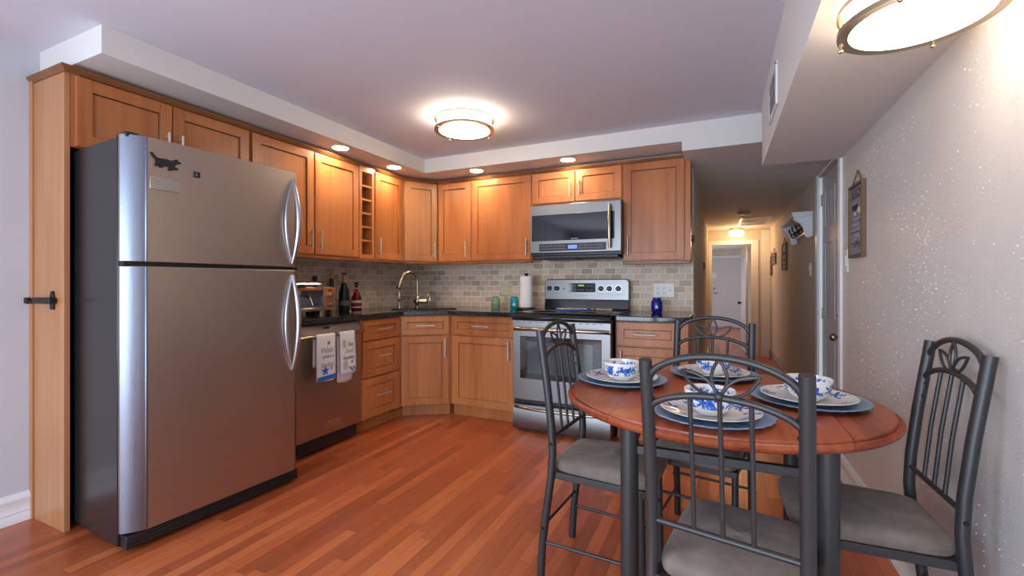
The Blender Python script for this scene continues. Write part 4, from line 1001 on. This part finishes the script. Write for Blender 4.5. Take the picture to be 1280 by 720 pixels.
# ------------------------------------------------------------------ signs on the right wall (local x runs towards the camera along the wall, z up, -y out of it)
def hang_sign(label, x, y, z0, z1, wd, zt, planks, letters, marks=None):
    t = thing('hanging_sign', label, 'sign', (x-.0006, y, z0), -PI/2)
    H = z1-z0; f = .014; w2 = wd/2
    MB().box(-w2, w2, -.020, 0, 0, f).box(-w2, w2, -.020, 0, H-f, H).box(-w2, -w2+f, -.020, 0, f, H-f).box(w2-f, w2, -.020, 0, f, H-f).build('frame', SIGNF, t, bevel=.0015)
    m = MB(); g = .003
    for k in range(planks):
        a = f+(H-2*f)*k/planks; b = f+(H-2*f)*(k+1)/planks; m.box(-w2+f, w2-f, -.012, -.003, a+g, b-g)
    m.build('planks', SIGNW, t, smooth=False)
    MB().tube([(-w2*.7, -.010, H), (0, -.006, zt-z0)], .0035, 6).tube([(w2*.7, -.010, H), (0, -.006, zt-z0)], .0035, 6).tube([(0, -.012, zt-z0), (0, 0, zt-z0)], .005, 8).build('rope', ROPE, t)
    for s_, sz, px, pz, sx in letters:
        m = MB(); text(m, s_, sz, frame((px, -.0124, pz), (1, 0, 0), (0, 0, 1)), .0004, sx=sx); m.build('lettering', INK_K, t, smooth=False)
    for bx in (marks or []): MB().box(bx[0], bx[1], -.0132, -.012, bx[2], bx[3]).build('lettering_line', INK_K, t, smooth=False)
    return t
mk = []
hs = hang_sign('tall narrow plank sign hanging by a rope on the textured wall', XR, 2.884, 1.285, 1.670, .255, 1.735, 6, [('BEACH', .062, 0, .316, .95), ('LIFE', .05, 0, .055, 1.2)], [])
m = MB(); m.prism([(-.055*math.cos(PI*i/10)-.02, .062*0+.275-.030*math.sin(PI*i/10)) for i in range(11)], -.0145, -.012, 1); m.build('shell_motif', INK_K, hs, smooth=False)
m = MB(); m.sphere((.055, -.013, .240), .022, 12, 1, .3, .8).sphere((-.02, -.013, .228), .018, 12, 1.2, .3, .6); m.build('stone_motif', INK_T, hs)
m = MB()
for k, (a, b) in enumerate(((-.07, .07), (-.05, .06), (-.075, .075), (-.04, .05), (-.07, .05))):
    zz = .192-.028*k
    q = a
    while q < b: m.box(q, q+.012, -.0128, -.012, zz, zz+.016*(1 if int(q*1000) % 3 else .7)); q += .019
m.build('small_lettering', INK_G, hs, smooth=False)
hang_sign('dark framed long sign on the hallway wall nearest the coat shelf', HX, 6.96, 1.325, 1.678, .43, 1.747, 3, [], [(-.13, .13, .2, .24), (-.10, .10, .12, .15), (-.13, .06, .06, .08)])
hang_sign('small squarish hanging sign in the middle of three on the hallway wall', HX, 8.24, 1.456, 1.625, .50, 1.70, 2, [], [(-.18, .18, .10, .12), (-.15, .12, .05, .07)])
hang_sign('narrow hanging sign farthest down the hallway wall', HX, 8.66, 1.28, 1.60, .20, 1.67, 4, [], [(-.05, .05, .2, .23), (-.06, .05, .1, .13)])
# coat shelf with hooks
cs = thing('coat_shelf', 'white corbelled wall shelf with black coat hooks in the hallway', 'shelf', (HX-.0004, 5.0, 1.58), -PI/2)
SW = 1.0   # runs from x=0 (near end) to -SW
MB().box(-SW, 0, -.165, 0, .215, .232).box(-SW, .0, -.158, 0, .200, .215).box(-SW-.004, .004, -.170, 0, .232, .245).build('shelf_board', W_TRIM, cs, bevel=.004)
cor = [(0, .20), (-.150, .20), (-.150, .180), (-.138, .160), (-.118, .148), (-.095, .128), (-.078, .100), (-.068, .070), (-.064, .035), (-.058, .012), (-.042, .0), (-.018, .004), (0, .015)]
for x_ in (-.025, -SW+.025): MB().prism(cor, x_-.022, x_+.022, 0).build('corbel', W_TRIM, cs, bevel=.004)
MB().box(-SW+.05, -.05, -.018, 0, .06, .19).build('back_board', W_TRIM, cs, bevel=.003)
for k in range(4):
    x_ = -.15-k*.23
    h_ = MB().prism([(x_-.012, .085), (x_+.012, .085), (x_+.016, .125), (x_+.010, .15), (x_-.010, .15), (x_-.016, .125)], -.024, -.018, 1)
    h_.tube([(x_, -.022, .12), (x_, -.06, .105), (x_, -.085, .125), (x_, -.09, .15)], .007, 8).tube([(x_, -.022, .10), (x_, -.045, .07), (x_, -.065, .075), (x_, -.07, .095)], .006, 8).sphere((x_, -.09, .155), .010, 8).sphere((x_, -.07, .10), .009, 8)
    h_.build('coat_hook', IRON, cs)
th = tag(MB().box(HL, HL+.022, 6.35, 6.62, 1.34, 1.42).box(HL+.02, HL+.026, 6.42, 6.55, 1.36, 1.40).build('thermostat', M('grey_plastic', (.30, .27, .24), .5), bevel=.003), 'small grey thermostat on the left hallway wall', 'thermostat')
